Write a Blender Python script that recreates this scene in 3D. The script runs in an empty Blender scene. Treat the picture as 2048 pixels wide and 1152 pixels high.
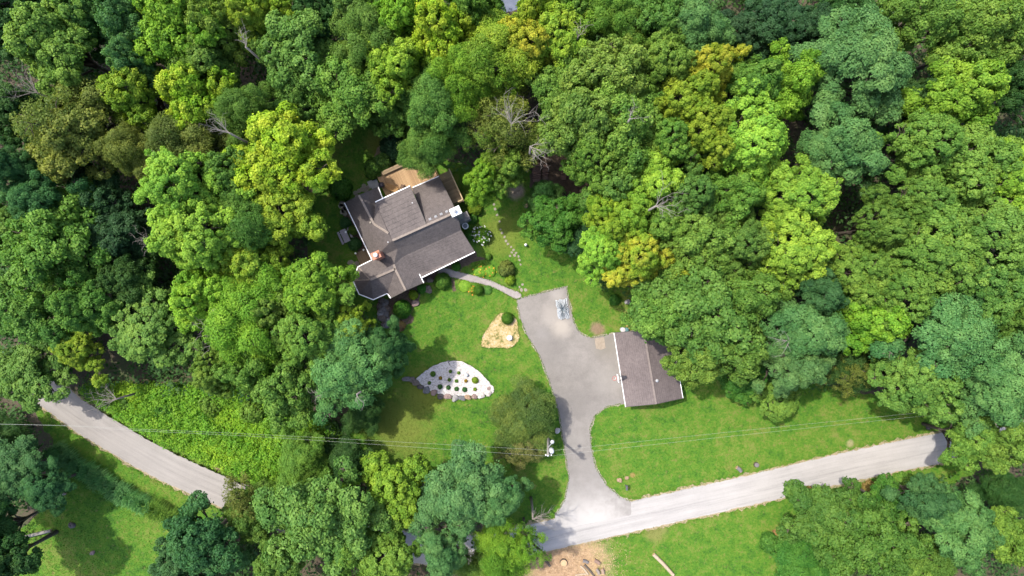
import bpy, bmesh, math, random
import numpy as np
from mathutils import Vector, Matrix

# ---------------------------------------------------------------- camera, sky, sun, exposure
scene = bpy.context.scene
COL = scene.collection
CAM_H = 80.0
FPX = 2048 * 24.0 / 36.0            # focal length in pixels of the 2048 px wide photograph

cam_data = bpy.data.cameras.new('camera')
cam_data.lens = 24.0
cam_data.sensor_width = 36.0
cam_data.clip_end = 2000.0
cam = bpy.data.objects.new('camera', cam_data)
cam.location = (0, 0, CAM_H)
cam.rotation_euler = (0, 0, 0)      # drone looking straight down, up = north
COL.objects.link(cam)
scene.camera = cam

SUN_EL = math.radians(63)
SUN_DIR = Vector((0.83 * math.cos(SUN_EL), -0.557 * math.cos(SUN_EL), -math.sin(SUN_EL)))
world = bpy.data.worlds.new('World')
scene.world = world
world.use_nodes = True
wn = world.node_tree
wn.nodes.clear()
sky = wn.nodes.new('ShaderNodeTexSky')
sky.sky_type = 'NISHITA'
sky.sun_disc = False
sky.air_density = 0.75
sky.dust_density = 2.5
sky.ozone_density = 0.6
sky.sun_elevation = SUN_EL
sky.sun_rotation = math.radians(304)
bg = wn.nodes.new('ShaderNodeBackground')
bg.inputs['Strength'].default_value = 0.15
wo = wn.nodes.new('ShaderNodeOutputWorld')
wn.links.new(sky.outputs[0], bg.inputs[0])
wn.links.new(bg.outputs[0], wo.inputs[0])

sun_data = bpy.data.lights.new('sun', 'SUN')
sun_data.energy = 2.0
sun_data.angle = math.radians(1.0)
sun_data.color = (1.0, 0.935, 0.84)
sun = bpy.data.objects.new('sun', sun_data)
sun.rotation_euler = SUN_DIR.to_track_quat('-Z', 'Y').to_euler()
sun.location = (-60, 40, 120)
COL.objects.link(sun)

scene.view_settings.view_transform = 'Standard'
scene.view_settings.look = 'None'
scene.view_settings.gamma = 1.0
scene.view_settings.exposure = 1.8
scene.cycles.max_bounces = 7
scene.cycles.diffuse_bounces = 4
scene.cycles.transmission_bounces = 4
scene.cycles.transparent_max_bounces = 4

# ---------------------------------------------------------------- helpers
def P(u, v, z=0.0):
    """place in the yard (metres) of something seen at photo pixel u, v that stands z metres high"""
    k = (CAM_H - z) / FPX
    return np.array(((u - 1024) * k, (576 - v) * k, z))

def mat(name):
    m = bpy.data.materials.new(name)
    m.use_nodes = True
    nt = m.node_tree
    b = nt.nodes['Principled BSDF']
    return m, nt, b

def node(nt, kind, **kw):
    n = nt.nodes.new(kind)
    for k, v in kw.items():
        if k in n.inputs:
            n.inputs[k].default_value = v
        else:
            setattr(n, k, v)
    return n

def noise(nt, vec, scale, detail=4.0, rough=0.55, w=None):
    n = nt.nodes.new('ShaderNodeTexNoise')
    n.inputs['Scale'].default_value = scale
    n.inputs['Detail'].default_value = detail
    n.inputs['Roughness'].default_value = rough
    if vec is not None:
        nt.links.new(vec, n.inputs['Vector'])
    return n.outputs['Fac']

ALB = 0.675      # all paving, roofing, wood and soil colours are real albedos at this exposure
def ramp(nt, fac, stops, k=None):
    k = ALB if k is None else k
    r = nt.nodes.new('ShaderNodeValToRGB')
    e = r.color_ramp.elements
    while len(e) < len(stops):
        e.new(0.5)
    for el, (p, c) in zip(e, stops):
        el.position = p
        el.color = (c[0] * k, c[1] * k, c[2] * k, 1)
    nt.links.new(fac, r.inputs[0])
    return r.outputs[0]

def mix(nt, fac, a, b, mode='MIX'):
    n = nt.nodes.new('ShaderNodeMix')
    n.data_type = 'RGBA'
    n.blend_type = mode
    for i, s in ((0, fac), (6, a), (7, b)):
        if isinstance(s, (int, float)):
            n.inputs[i].default_value = s
        elif isinstance(s, tuple):
            n.inputs[i].default_value = (*s, 1) if len(s) == 3 else s
        else:
            nt.links.new(s, n.inputs[i])
    return n.outputs[2]

def math_n(nt, op, a, b=0.0, clamp=False):
    n = nt.nodes.new('ShaderNodeMath')
    n.operation = op
    n.use_clamp = clamp
    for i, s in enumerate((a, b)):
        if isinstance(s, (int, float)):
            n.inputs[i].default_value = s
        else:
            nt.links.new(s, n.inputs[i])
    return n.outputs[0]

def position(nt):
    return nt.nodes.new('ShaderNodeNewGeometry').outputs['Position']

def bump(nt, b, h, strength=0.3, dist=0.02):
    n = nt.nodes.new('ShaderNodeBump')
    n.inputs['Strength'].default_value = strength
    n.inputs['Distance'].default_value = dist
    nt.links.new(h, n.inputs['Height'])
    nt.links.new(n.outputs[0], b.inputs['Normal'])

def spot(nt, pos, u, v, r_px, wob=0.6, soft=0.5, seed=0.0):
    """a stain with an uneven edge, centred on a place on the ground"""
    c = P(u, v)
    r = r_px / FPX * CAM_H
    d = nt.nodes.new('ShaderNodeVectorMath'); d.operation = 'DISTANCE'
    nt.links.new(pos, d.inputs[0]); d.inputs[1].default_value = tuple(c)
    n1 = noise(nt, pos, 1.1, 6, 0.65)
    nn = math_n(nt, 'MULTIPLY', math_n(nt, 'SUBTRACT', n1, 0.5), wob * 2.2 * r)
    dd = math_n(nt, 'ADD', d.outputs['Value'], nn)
    m = nt.nodes.new('ShaderNodeMapRange')
    m.interpolation_type = 'SMOOTHSTEP'
    nt.links.new(dd, m.inputs[0])
    m.inputs[1].default_value = r * (1 - soft)
    m.inputs[2].default_value = r * (1 + soft)
    m.inputs[3].default_value = 1.0
    m.inputs[4].default_value = 0.0
    return m.outputs[0]

def simple(name, c1, c2=None, scale=6.0, rough=0.8, bumps=0.0, spec=0.3, k=None):
    """noisy two-tone procedural surface in object space"""
    m, nt, b = mat(name)
    tc = nt.nodes.new('ShaderNodeTexCoord').outputs['Object']
    n = noise(nt, tc, scale, 6, 0.65)
    c2 = c2 or tuple(x * 0.72 for x in c1)
    nt.links.new(ramp(nt, n, [(0.32, c2), (0.68, c1)], k), b.inputs['Base Color'])
    b.inputs['Roughness'].default_value = rough
    b.inputs['Specular IOR Level'].default_value = spec
    if bumps:
        bump(nt, b, n, 0.6, bumps)
    return m

class MB:
    """collects vertices and faces of one mesh (world coordinates)"""
    def __init__(self):
        self.v = []; self.f = []
    def add(self, vs, fs):
        o = len(self.v)
        self.v += [tuple(map(float, p)) for p in vs]
        self.f += [tuple(i + o for i in f) for f in fs]
        return self
    def box(self, c, s, rz=0.0, tilt=None):
        x, y, z = s[0] / 2, s[1] / 2, s[2] / 2
        M = Matrix.Rotation(rz, 3, 'Z')
        if tilt is not None:
            M = M @ tilt
        c = Vector(c)
        vs = [c + M @ Vector(p) for p in ((-x, -y, -z), (x, -y, -z), (x, y, -z), (-x, y, -z), (-x, -y, z), (x, -y, z), (x, y, z), (-x, y, z))]
        return self.add(vs, [(0, 3, 2, 1), (4, 5, 6, 7), (0, 1, 5, 4), (1, 2, 6, 5), (2, 3, 7, 6), (3, 0, 4, 7)])
    def bar(self, p, q, w, h):
        """box from p to q, w wide sideways, h tall"""
        p, q = Vector(p), Vector(q)
        d = (q - p); L = d.length
        d.normalize()
        s = d.cross(Vector((0, 0, 1)))
        if s.length < 1e-4: s = Vector((1, 0, 0))
        s.normalize(); t = s.cross(d)
        vs = []
        for e in (p, q):
            for a, b in ((-1, -1), (1, -1), (1, 1), (-1, 1)):
                vs.append(e + s * a * w / 2 + t * b * h / 2)
        return self.add(vs, [(0, 1, 2, 3), (7, 6, 5, 4), (0, 4, 5, 1), (1, 5, 6, 2), (2, 6, 7, 3), (3, 7, 4, 0)])
    def tube(self, pts, rad, n=6, cap=True):
        pts = [Vector(p) for p in pts]
        if not hasattr(rad, '__len__'): rad = [rad] * len(pts)
        vs = []; fs = []
        for i, p in enumerate(pts):
            d = pts[min(i + 1, len(pts) - 1)] - pts[max(i - 1, 0)]
            d.normalize()
            s = d.cross(Vector((0.13, 0.31, 0.94)))
            if s.length < 1e-3: s = Vector((1, 0, 0))
            s.normalize(); t = d.cross(s)
            for k in range(n):
                a = 2 * math.pi * k / n
                vs.append(p + (s * math.cos(a) + t * math.sin(a)) * rad[i])
        for i in range(len(pts) - 1):
            for k in range(n):
                a = i * n + k; b = i * n + (k + 1) % n
                fs.append((a, b, b + n, a + n))
        if cap:
            fs.append(tuple(range(n))[::-1]); o = (len(pts) - 1) * n
            fs.append(tuple(o + k for k in range(n)))
        return self.add(vs, fs)
    def lathe(self, c, prof, n=16):
        """profile of (radius, z) turned about a vertical axis at c"""
        vs = []; fs = []
        for r, z in prof:
            for k in range(n):
                a = 2 * math.pi * k / n
                vs.append((c[0] + r * math.cos(a), c[1] + r * math.sin(a), c[2] + z))
        for i in range(len(prof) - 1):
            for k in range(n):
                a = i * n + k; b = i * n + (k + 1) % n
                fs.append((a, b, b + n, a + n))
        fs.append(tuple(range(n))[::-1]); o = (len(prof) - 1) * n
        fs.append(tuple(o + k for k in range(n)))
        return self.add(vs, fs)
    def prism(self, poly, z0, z1):
        n = len(poly)
        vs = [(p[0], p[1], z0) for p in poly] + [(p[0], p[1], z1) for p in poly]
        fs = [tuple(range(n, 2 * n)), tuple(range(n))[::-1]]
        fs += [(i, (i + 1) % n, (i + 1) % n + n, i + n) for i in range(n)]
        return self.add(vs, fs)
    def build(self, name, m, parent=None, smooth=False, origin=None):
        me = bpy.data.meshes.new(name)
        o = Vector(parent.location) if parent is not None else (Vector(origin) if origin is not None else Vector((0, 0, 0)))
        if parent is not None and parent.parent is not None:
            o = o + Vector(parent.parent.location)
        me.from_pydata([tuple(Vector(p) - o) for p in self.v], [], self.f)
        me.update()
        if m: me.materials.append(m)
        if smooth: me.polygons.foreach_set('use_smooth', [True] * len(me.polygons))
        ob = bpy.data.objects.new(name, me)
        COL.objects.link(ob)
        if parent is not None: ob.parent = parent
        elif origin is not None: ob.location = o
        return ob

def tag(o, label=None, cat=None, group=None, kind=None):
    if label: o['label'] = label
    if cat: o['category'] = cat
    if group: o['group'] = group
    if kind: o['kind'] = kind
    return o

def thing(name, loc, label, cat, group=None):
    o = bpy.data.objects.new(name, None)
    o.empty_display_size = 0.3
    COL.objects.link(o)
    o.location = tuple(map(float, loc))
    return tag(o, label, cat, group)

def copy_child(src, parent):
    c = src.copy()
    COL.objects.link(c)
    c.parent = parent
    return c

def inside(pts, poly):
    x, y = pts[:, 0], pts[:, 1]
    r = np.zeros(len(pts), bool)
    n = len(poly)
    for i in range(n):
        x0, y0 = poly[i][:2]; x1, y1 = poly[(i + 1) % n][:2]
        if y0 == y1: continue
        c = ((y0 > y) != (y1 > y)) & (x < (x1 - x0) * (y - y0) / (y1 - y0) + x0)
        r ^= c
    return r

def smooth_line(pts, n=6, closed=True):
    pts = [np.array(p, float) for p in pts]
    out = []
    N = len(pts)
    rng = range(N) if closed else range(N - 1)
    for i in rng:
        if closed:
            p0, p1, p2, p3 = pts[i - 1], pts[i], pts[(i + 1) % N], pts[(i + 2) % N]
        else:
            p0, p1, p2, p3 = pts[max(i - 1, 0)], pts[i], pts[i + 1], pts[min(i + 2, N - 1)]
        for k in range(n):
            t = k / n
            out.append(0.5 * ((2 * p1) + (p2 - p0) * t + (2 * p0 - 5 * p1 + 4 * p2 - p3) * t * t + (3 * p1 - p0 - 3 * p2 + p3) * t ** 3))
    if not closed: out.append(pts[-1])
    return out

def px_poly(pts, z=0.0, n=6, jit=0.0, seed=1):
    rs = np.random.RandomState(seed)
    w = smooth_line([P(u, v, z)[:2] for u, v in pts], n) if n > 1 else [P(u, v, z)[:2] for u, v in pts]
    if jit:
        w = [p + rs.normal(0, jit, 2) for p in w]
    return w

def densify(poly, step):
    out = []
    for i in range(len(poly)):
        a, b = np.array(poly[i][:2]), np.array(poly[(i + 1) % len(poly)][:2])
        k = max(1, int(np.linalg.norm(b - a) / step))
        out += [a + (b - a) * j / k for j in range(k)]
    return out

def ragged(poly, step, jit, seed):
    rs = np.random.RandomState(seed)
    return [p + rs.normal(0, jit, 2) for p in densify(poly, step)]

def sheet(name, poly, z, m, kind='structure', thick=0.0):
    b = MB()
    if thick:
        b.prism(poly, z - thick, z)
    else:
        b.add([(p[0], p[1], z) for p in poly], [tuple(range(len(poly)))])
    o = b.build(name, m)
    if o.data.polygons[0].normal.z < 0:
        o.data.flip_normals()
    if kind: o['kind'] = kind
    return o

def leaf_mesh(name, C, Nn, L, W, tint, rs, fold=0.25, axis=None):
    """many small folded leaf faces: centres C, facing Nn, length L, width W"""
    n = len(C)
    Nn = Nn / (np.linalg.norm(Nn, axis=1, keepdims=True) + 1e-9)
    t = rs.normal(size=(n, 3)) if axis is None else axis + rs.normal(0, 0.35, (n, 3))
    t -= (t * Nn).sum(1, keepdims=True) * Nn
    t /= np.linalg.norm(t, axis=1, keepdims=True) + 1e-9
    b = np.cross(Nn, t)
    L = np.asarray(L).reshape(-1, 1) * np.ones((n, 1)); W = np.asarray(W).reshape(-1, 1) * np.ones((n, 1))
    v = np.empty((n, 4, 3), np.float32)
    v[:, 0] = C - t * L / 2
    v[:, 1] = C + b * W / 2 + Nn * W * fold
    v[:, 2] = C + t * L / 2
    v[:, 3] = C - b * W / 2 + Nn * W * fold
    me = bpy.data.meshes.new(name)
    me.vertices.add(4 * n); me.vertices.foreach_set('co', v.reshape(-1))
    me.loops.add(4 * n); me.loops.foreach_set('vertex_index', np.arange(4 * n, dtype=np.int32))
    me.polygons.add(n)
    me.polygons.foreach_set('loop_start', np.arange(0, 4 * n, 4, dtype=np.int32))
    me.update(calc_edges=True)
    a = me.attributes.new('tint', 'FLOAT', 'FACE')
    a.data.foreach_set('value', np.asarray(tint, np.float32))
    return me

# ---------------------------------------------------------------- materials
def foliage_mat(name, trans=0.36, accent=(0.36, 0.365, 0.040)):
    m, nt, b = mat(name)
    oi = nt.nodes.new('ShaderNodeObjectInfo')
    at = nt.nodes.new('ShaderNodeAttribute'); at.attribute_name = 'tint'
    tc = nt.nodes.new('ShaderNodeTexCoord').outputs['Object']
    off = nt.nodes.new('ShaderNodeVectorMath'); off.operation = 'ADD'
    nt.links.new(tc, off.inputs[0])
    cmb = nt.nodes.new('ShaderNodeCombineXYZ')
    nt.links.new(math_n(nt, 'MULTIPLY', oi.outputs['Random'], 57.0), cmb.inputs[0])
    nt.links.new(math_n(nt, 'MULTIPLY', oi.outputs['Random'], 23.0), cmb.inputs[1])
    nt.links.new(cmb.outputs[0], off.inputs[1])
    n1 = noise(nt, off.outputs[0], 0.42, 3, 0.6)
    a1 = math_n(nt, 'MULTIPLY', math_n(nt, 'SUBTRACT', n1, 0.40), 5.0, True)
    acc = math_n(nt, 'MULTIPLY', a1, oi.outputs['Alpha'])
    base = mix(nt, acc, oi.outputs['Color'], accent)
    # leaf to leaf and spray to spray differences of the leaves themselves
    vv = math_n(nt, 'ADD', math_n(nt, 'MULTIPLY', at.outputs['Fac'], 0.62), 0.69)
    hs = nt.nodes.new('ShaderNodeHueSaturation')
    nt.links.new(math_n(nt, 'ADD', math_n(nt, 'MULTIPLY', at.outputs['Fac'], -0.035), 0.517), hs.inputs['Hue'])
    nt.links.new(vv, hs.inputs['Value'])
    nt.links.new(base, hs.inputs['Color'])
    n2 = noise(nt, off.outputs[0], 1.3, 2, 0.5)
    col = mix(nt, math_n(nt, 'MULTIPLY', n2, 0.35), hs.outputs[0], mix(nt, 1.0, hs.outputs[0], (1.12, 1.06, 0.8), 'MULTIPLY'))
    nt.links.new(col, b.inputs['Base Color'])
    b.inputs['Roughness'].default_value = 0.55
    b.inputs['Specular IOR Level'].default_value = 0.14
    tr = nt.nodes.new('ShaderNodeBsdfTranslucent')
    nt.links.new(mix(nt, 1.0, col, (1.25, 1.3, 0.55), 'MULTIPLY'), tr.inputs['Color'])
    ms = nt.nodes.new('ShaderNodeMixShader'); ms.inputs[0].default_value = trans
    nt.links.new(b.outputs[0], ms.inputs[1]); nt.links.new(tr.outputs[0], ms.inputs[2])
    nt.links.new(ms.outputs[0], nt.nodes['Material Output'].inputs['Surface'])
    return m

M = {}
M['leaf'] = foliage_mat('foliage')
M['bark'] = simple('bark', (0.16, 0.13, 0.10), (0.07, 0.055, 0.045), 5, 0.9, 0.02)
M['dead'] = simple('dead_wood', (0.33, 0.30, 0.265), (0.19, 0.165, 0.14), 6, 0.9)
M['white'] = simple('white_paint', (0.80, 0.80, 0.78), (0.66, 0.66, 0.64), 3, 0.5, k=1.0)
M['siding'] = simple('siding', (0.42, 0.38, 0.32), (0.34, 0.30, 0.25), 2, 0.7)
M['metal'] = simple('grey_metal', (0.45, 0.46, 0.47), (0.36, 0.37, 0.38), 8, 0.45)
M['darkmetal'] = simple('dark_metal', (0.045, 0.042, 0.05), (0.02, 0.02, 0.022), 8, 0.5)
M['glass'] = simple('window_glass', (0.06, 0.07, 0.08), (0.03, 0.04, 0.05), 1, 0.12, spec=0.6)
M['red'] = simple('red_paint', (0.6, 0.09, 0.06), (0.45, 0.06, 0.05), 6, 0.5)
M['wood'] = simple('golden_lumber', (0.52, 0.32, 0.13), (0.36, 0.20, 0.08), 5, 0.75)
M['greywood'] = simple('weathered_wood', (0.21, 0.195, 0.19), (0.14, 0.125, 0.12), 7, 0.85)
M['ridge'] = simple('ridge_shingle', (0.30, 0.255, 0.215), (0.2, 0.165, 0.14), 4, 0.95)
M['stone_l'] = simple('pale_flagstone', (0.34, 0.31, 0.25), (0.20, 0.19, 0.13), 4, 0.9, 0.01)
M['pole'] = simple('pole_wood', (0.32, 0.30, 0.27), (0.2, 0.185, 0.165), 3, 0.9)
M['wire'] = simple('bare_wire', (0.50, 0.52, 0.46), (0.42, 0.44, 0.39), 3, 0.4)
M['mulch'] = simple('mulch', (0.16, 0.115, 0.085), (0.07, 0.05, 0.038), 5, 0.95, 0.03)

def boards_mat(name, c1, c2):
    m, nt, b = mat(name)
    oi = nt.nodes.new('ShaderNodeObjectInfo')
    tc = nt.nodes.new('ShaderNodeTexCoord').outputs['Object']
    mp = nt.nodes.new('ShaderNodeMapping'); mp.inputs['Scale'].default_value = (1, 9, 9)
    nt.links.new(tc, mp.inputs['Vector'])
    n = noise(nt, mp.outputs[0], 2.0, 5, 0.6)
    f = math_n(nt, 'ADD', math_n(nt, 'MULTIPLY', n, 0.6), math_n(nt, 'MULTIPLY', oi.outputs['Random'], 0.4))
    nt.links.new(ramp(nt, f, [(0.25, c2), (0.7, c1)]), b.inputs['Base Color'])
    b.inputs['Roughness'].default_value = 0.8
    return m
M['deck'] = boards_mat('deck_board', (0.50, 0.33, 0.17), (0.33, 0.20, 0.095))
M['deck2'] = boards_mat('deck_board_faded', (0.33, 0.24, 0.135), (0.21, 0.145, 0.08))

def roof_mat(name, c1, c2, c3):
    m, nt, b = mat(name)
    pos = position(nt)
    big = noise(nt, pos, 0.35, 4, 0.6)
    mid = noise(nt, pos, 3.2, 3, 0.7)
    fine = noise(nt, pos, 11.0, 3, 0.75)
    sep = nt.nodes.new('ShaderNodeSeparateXYZ'); nt.links.new(pos, sep.inputs[0])
    row = math_n(nt, 'FRACT', math_n(nt, 'MULTIPLY', sep.outputs[2], 9.0))
    rowd = math_n(nt, 'MULTIPLY', math_n(nt, 'GREATER_THAN', row, 0.86), 0.10)
    f = math_n(nt, 'ADD', math_n(nt, 'MULTIPLY', fine, 0.45), math_n(nt, 'ADD', math_n(nt, 'MULTIPLY', mid, 0.35), math_n(nt, 'MULTIPLY', big, 0.3)))
    f = math_n(nt, 'SUBTRACT', f, rowd)
    nt.links.new(ramp(nt, f, [(0.36, c3), (0.52, c2), (0.68, c1)]), b.inputs['Base Color'])
    b.inputs['Roughness'].default_value = 0.92
    b.inputs['Specular IOR Level'].default_value = 0.2
    bump(nt, b, math_n(nt, 'ADD', fine, math_n(nt, 'MULTIPLY', row, 0.7)), 0.5, 0.02)
    return m
M['roof'] = roof_mat('house_shingles', (0.180, 0.156, 0.146), (0.122, 0.106, 0.101), (0.075, 0.065, 0.064))
M['groof'] = roof_mat('garage_shingles', (0.205, 0.172, 0.163), (0.145, 0.121, 0.116), (0.095, 0.079, 0.078))

def brick_mat():
    m, nt, b = mat('chimney_brick')
    tc = nt.nodes.new('ShaderNodeTexCoord').outputs['Object']
    t = nt.nodes.new('ShaderNodeTexBrick')
    t.inputs['Scale'].default_value = 4.5
    t.inputs['Color1'].default_value = (0.42, 0.15, 0.08, 1)
    t.inputs['Color2'].default_value = (0.33, 0.11, 0.06, 1)
    t.inputs['Mortar'].default_value = (0.35, 0.27, 0.22, 1)
    nt.links.new(tc, t.inputs['Vector'])
    nt.links.new(t.outputs[0], b.inputs['Base Color'])
    b.inputs['Roughness'].default_value = 0.9
    return m
M['brick'] = brick_mat()

# lawn: mown, mottled grass with dry and bare places
DRY = [(1150, 1125, 62, (0.50, 0.34, 0.20)), (1105, 1150, 50, (0.42, 0.28, 0.17)), (1195, 658, 13, (0.26, 0.17, 0.12)),
       (1610, 995, 14, (0.40, 0.31, 0.2)), (1540, 1075, 10, (0.42, 0.28, 0.16)), (1665, 1005, 16, (0.38, 0.26, 0.16)), (1780, 962, 22, (0.40, 0.26, 0.15)),
       (1700, 887, 7, (0.30, 0.28, 0.14)), (1033, 383, 15, (0.40, 0.30, 0.23)), (440, 930, 12, (0.45, 0.33, 0.2)), (1265, 950, 5, (0.28, 0.2, 0.07)),
       (755, 285, 24, (0.20, 0.22, 0.035)), (850, 780, 40, (0.17, 0.20, 0.03)), (800, 850, 60, (0.14, 0.18, 0.03)), (1000, 470, 40, (0.15, 0.20, 0.03)),
       (775, 290, 9, (0.33, 0.24, 0.13)), (1310, 1060, 22, (0.20, 0.20, 0.06))]
def lawn_mat(name, blades=False):
    m, nt, b = mat(name)
    pos = position(nt)
    fl = nt.nodes.new('ShaderNodeVectorMath'); fl.operation = 'MULTIPLY'
    nt.links.new(pos, fl.inputs[0]); fl.inputs[1].default_value = (1, 1, 0)
    pos = fl.outputs[0]
    big = noise(nt, pos, 0.10, 4, 0.6)
    mid = noise(nt, pos, 0.8, 5, 0.7)
    fine = noise(nt, pos, 3.6, 5, 0.8)
    f = math_n(nt, 'ADD', math_n(nt, 'MULTIPLY', big, 0.27), math_n(nt, 'ADD', math_n(nt, 'MULTIPLY', mid, 0.37), math_n(nt, 'MULTIPLY', fine, 0.43)))
    c = ramp(nt, f, [(0.42, (0.032, 0.094, 0.012)), (0.49, (0.060, 0.165, 0.014)), (0.55, (0.092, 0.192, 0.017)), (0.615, (0.155, 0.200, 0.038))])
    tan = noise(nt, pos, 1.7, 5, 0.75)
    c = mix(nt, math_n(nt, 'MULTIPLY', math_n(nt, 'SUBTRACT', tan, 0.56), 5.0, True), c, (0.14, 0.11, 0.043))
    for i, (u, v, r, cc) in enumerate(DRY):
        c = mix(nt, math_n(nt, 'MULTIPLY', spot(nt, pos, u, v, r), 0.85), c, tuple(x * ALB for x in cc))
    nt.links.new(c, b.inputs['Base Color'])
    b.inputs['Roughness'].default_value = 0.85
    b.inputs['Specular IOR Level'].default_value = 0.15
    if not blades:
        bump(nt, b, fine, 0.8, 0.06)
    return m
M['lawn'] = lawn_mat('lawn_grass')

def ground_mat():
    m, nt, b = mat('forest_floor')
    pos = position(nt)
    n1 = noise(nt, pos, 0.25, 5, 0.65); n2 = noise(nt, pos, 3.0, 6, 0.7)
    f = math_n(nt, 'ADD', math_n(nt, 'MULTIPLY', n1, 0.6), math_n(nt, 'MULTIPLY', n2, 0.4))
    nt.links.new(ramp(nt, f, [(0.35, (0.045, 0.035, 0.022)), (0.5, (0.085, 0.065, 0.04)), (0.6, (0.05, 0.075, 0.018)), (0.7, (0.12, 0.09, 0.06))]), b.inputs['Base Color'])
    b.inputs['Roughness'].default_value = 0.95
    bump(nt, b, n2, 0.8, 0.1)
    return m
M['ground'] = ground_mat()

def road_mat():
    m, nt, b = mat('chip_seal_road')
    uv = nt.nodes.new('ShaderNodeUVMap').outputs[0]       # x across in metres, y along in metres
    pos = position(nt)
    mp = nt.nodes.new('ShaderNodeMapping'); mp.inputs['Scale'].default_value = (2.4, 0.09, 1)
    nt.links.new(uv, mp.inputs['Vector'])
    streak = noise(nt, mp.outputs[0], 1.0, 6, 0.65)
    fine = noise(nt, pos, 9.0, 4, 0.8)
    big = noise(nt, pos, 0.3, 4, 0.6)
    f = math_n(nt, 'ADD', math_n(nt, 'MULTIPLY', streak, 0.5), math_n(nt, 'ADD', math_n(nt, 'MULTIPLY', fine, 0.3), math_n(nt, 'MULTIPLY', big, 0.25)))
    c = ramp(nt, f, [(0.36, (0.25, 0.240, 0.226)), (0.48, (0.345, 0.331, 0.312)), (0.62, (0.415, 0.398, 0.375))])
    sp = nt.nodes.new('ShaderNodeSeparateXYZ'); nt.links.new(uv, sp.inputs[0])
    d = math_n(nt, 'ABSOLUTE', math_n(nt, 'SUBTRACT', sp.outputs[0], -0.35))
    band = math_n(nt, 'SUBTRACT', 1.0, math_n(nt, 'MULTIPLY', d, 2.6), True)
    mp2 = nt.nodes.new('ShaderNodeMapping'); mp2.inputs['Scale'].default_value = (5, 0.16, 1)
    nt.links.new(uv, mp2.inputs['Vector'])
    tar = math_n(nt, 'MULTIPLY', math_n(nt, 'SUBTRACT', noise(nt, mp2.outputs[0], 1.0, 6, 0.75), 0.47), 5.0, True)
    c = mix(nt, math_n(nt, 'MULTIPLY', math_n(nt, 'MULTIPLY', tar, band), 0.55), c, (0.12, 0.116, 0.112))
    bend_tone = nt.nodes.new('ShaderNodeMapRange')                # the stretch towards the bend is darker
    nt.links.new(sp.outputs[1], bend_tone.inputs[0])
    bend_tone.inputs[1].default_value = 48.0; bend_tone.inputs[2].default_value = 66.0; bend_tone.inputs[3].default_value = 1.0; bend_tone.inputs[4].default_value = 0.0
    c = mix(nt, bend_tone.outputs[0], c, mix(nt, 1.0, c, (0.76, 0.74, 0.72), 'MULTIPLY'))
    nt.links.new(c, b.inputs['Base Color'])
    b.inputs['Roughness'].default_value = 0.9
    bump(nt, b, fine, 0.35, 0.02)
    return m
M['road'] = road_mat()

def drive_mat():
    m, nt, b = mat('driveway_asphalt')
    pos = position(nt)
    big = noise(nt, pos, 0.16, 5, 0.6); mid = noise(nt, pos, 0.9, 5, 0.7); fine = noise(nt, pos, 8.0, 4, 0.8)
    f = math_n(nt, 'ADD', math_n(nt, 'MULTIPLY', big, 0.42), math_n(nt, 'ADD', math_n(nt, 'MULTIPLY', mid, 0.33), math_n(nt, 'MULTIPLY', fine, 0.27)))
    c = ramp(nt, f, [(0.37, (0.158, 0.146, 0.132)), (0.50, (0.205, 0.190, 0.172)), (0.61, (0.252, 0.233, 0.212))])
    for (u, v, r, cc, k) in ((1105, 630, 20, (0.47, 0.43, 0.38), 0.55), (1122, 655, 18, (0.52, 0.47, 0.40), 0.7), (1115, 590, 12, (0.47, 0.44, 0.40), 0.6),
                             (1210, 692, 22, (0.24, 0.22, 0.18), 0.7), (1085, 668, 14, (0.36, 0.34, 0.32), 0.4), (1178, 1062, 76, (0.58, 0.555, 0.52), 1.0), (1170, 960, 40, (0.34, 0.32, 0.30), 0.5), (1160, 800, 30, (0.20, 0.185, 0.17), 0.5), (1100, 700, 30, (0.22, 0.205, 0.19), 0.4), (1150, 880, 16, (0.36, 0.34, 0.31), 0.4),
                             (1215, 760, 26, (0.35, 0.33, 0.30), 0.45), (1190, 665, 10, (0.33, 0.26, 0.19), 0.5)):
        c = mix(nt, math_n(nt, 'MULTIPLY', spot(nt, pos, u, v, r, 0.5, 0.7), k), c, tuple(x * ALB * 0.75 for x in cc))
    nt.links.new(c, b.inputs['Base Color'])
    b.inputs['Roughness'].default_value = 0.9
    bump(nt, b, fine, 0.35, 0.02)
    return m
M['drive'] = drive_mat()
M['walk'] = simple('walk_concrete', (0.36, 0.325, 0.31), (0.26, 0.235, 0.22), 2.5, 0.9, 0.01)
M['shoulder'] = simple('gravel_shoulder', (0.42, 0.33, 0.23), (0.24, 0.21, 0.10), 1.6, 0.95, 0.03)

def gravel_mat():
    m, nt, b = mat('white_gravel')
    pos = position(nt)
    v = nt.nodes.new('ShaderNodeTexVoronoi'); v.inputs['Scale'].default_value = 9.0
    nt.links.new(pos, v.inputs['Vector'])
    n = noise(nt, pos, 4.0, 5, 0.7)
    sep = nt.nodes.new('ShaderNodeSeparateColor'); nt.links.new(v.outputs['Color'], sep.inputs[0])
    f = math_n(nt, 'ADD', math_n(nt, 'MULTIPLY', sep.outputs[0], 0.6), math_n(nt, 'MULTIPLY', n, 0.4))
    nt.links.new(ramp(nt, f, [(0.15, (0.33, 0.305, 0.285)), (0.45, (0.50, 0.475, 0.45)), (0.8, (0.62, 0.59, 0.57))]), b.inputs['Base Color'])
    b.inputs['Roughness'].default_value = 0.9
    bump(nt, b, v.outputs['Distance'], 0.8, 0.05)
    return m
M['gravel'] = gravel_mat()

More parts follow.
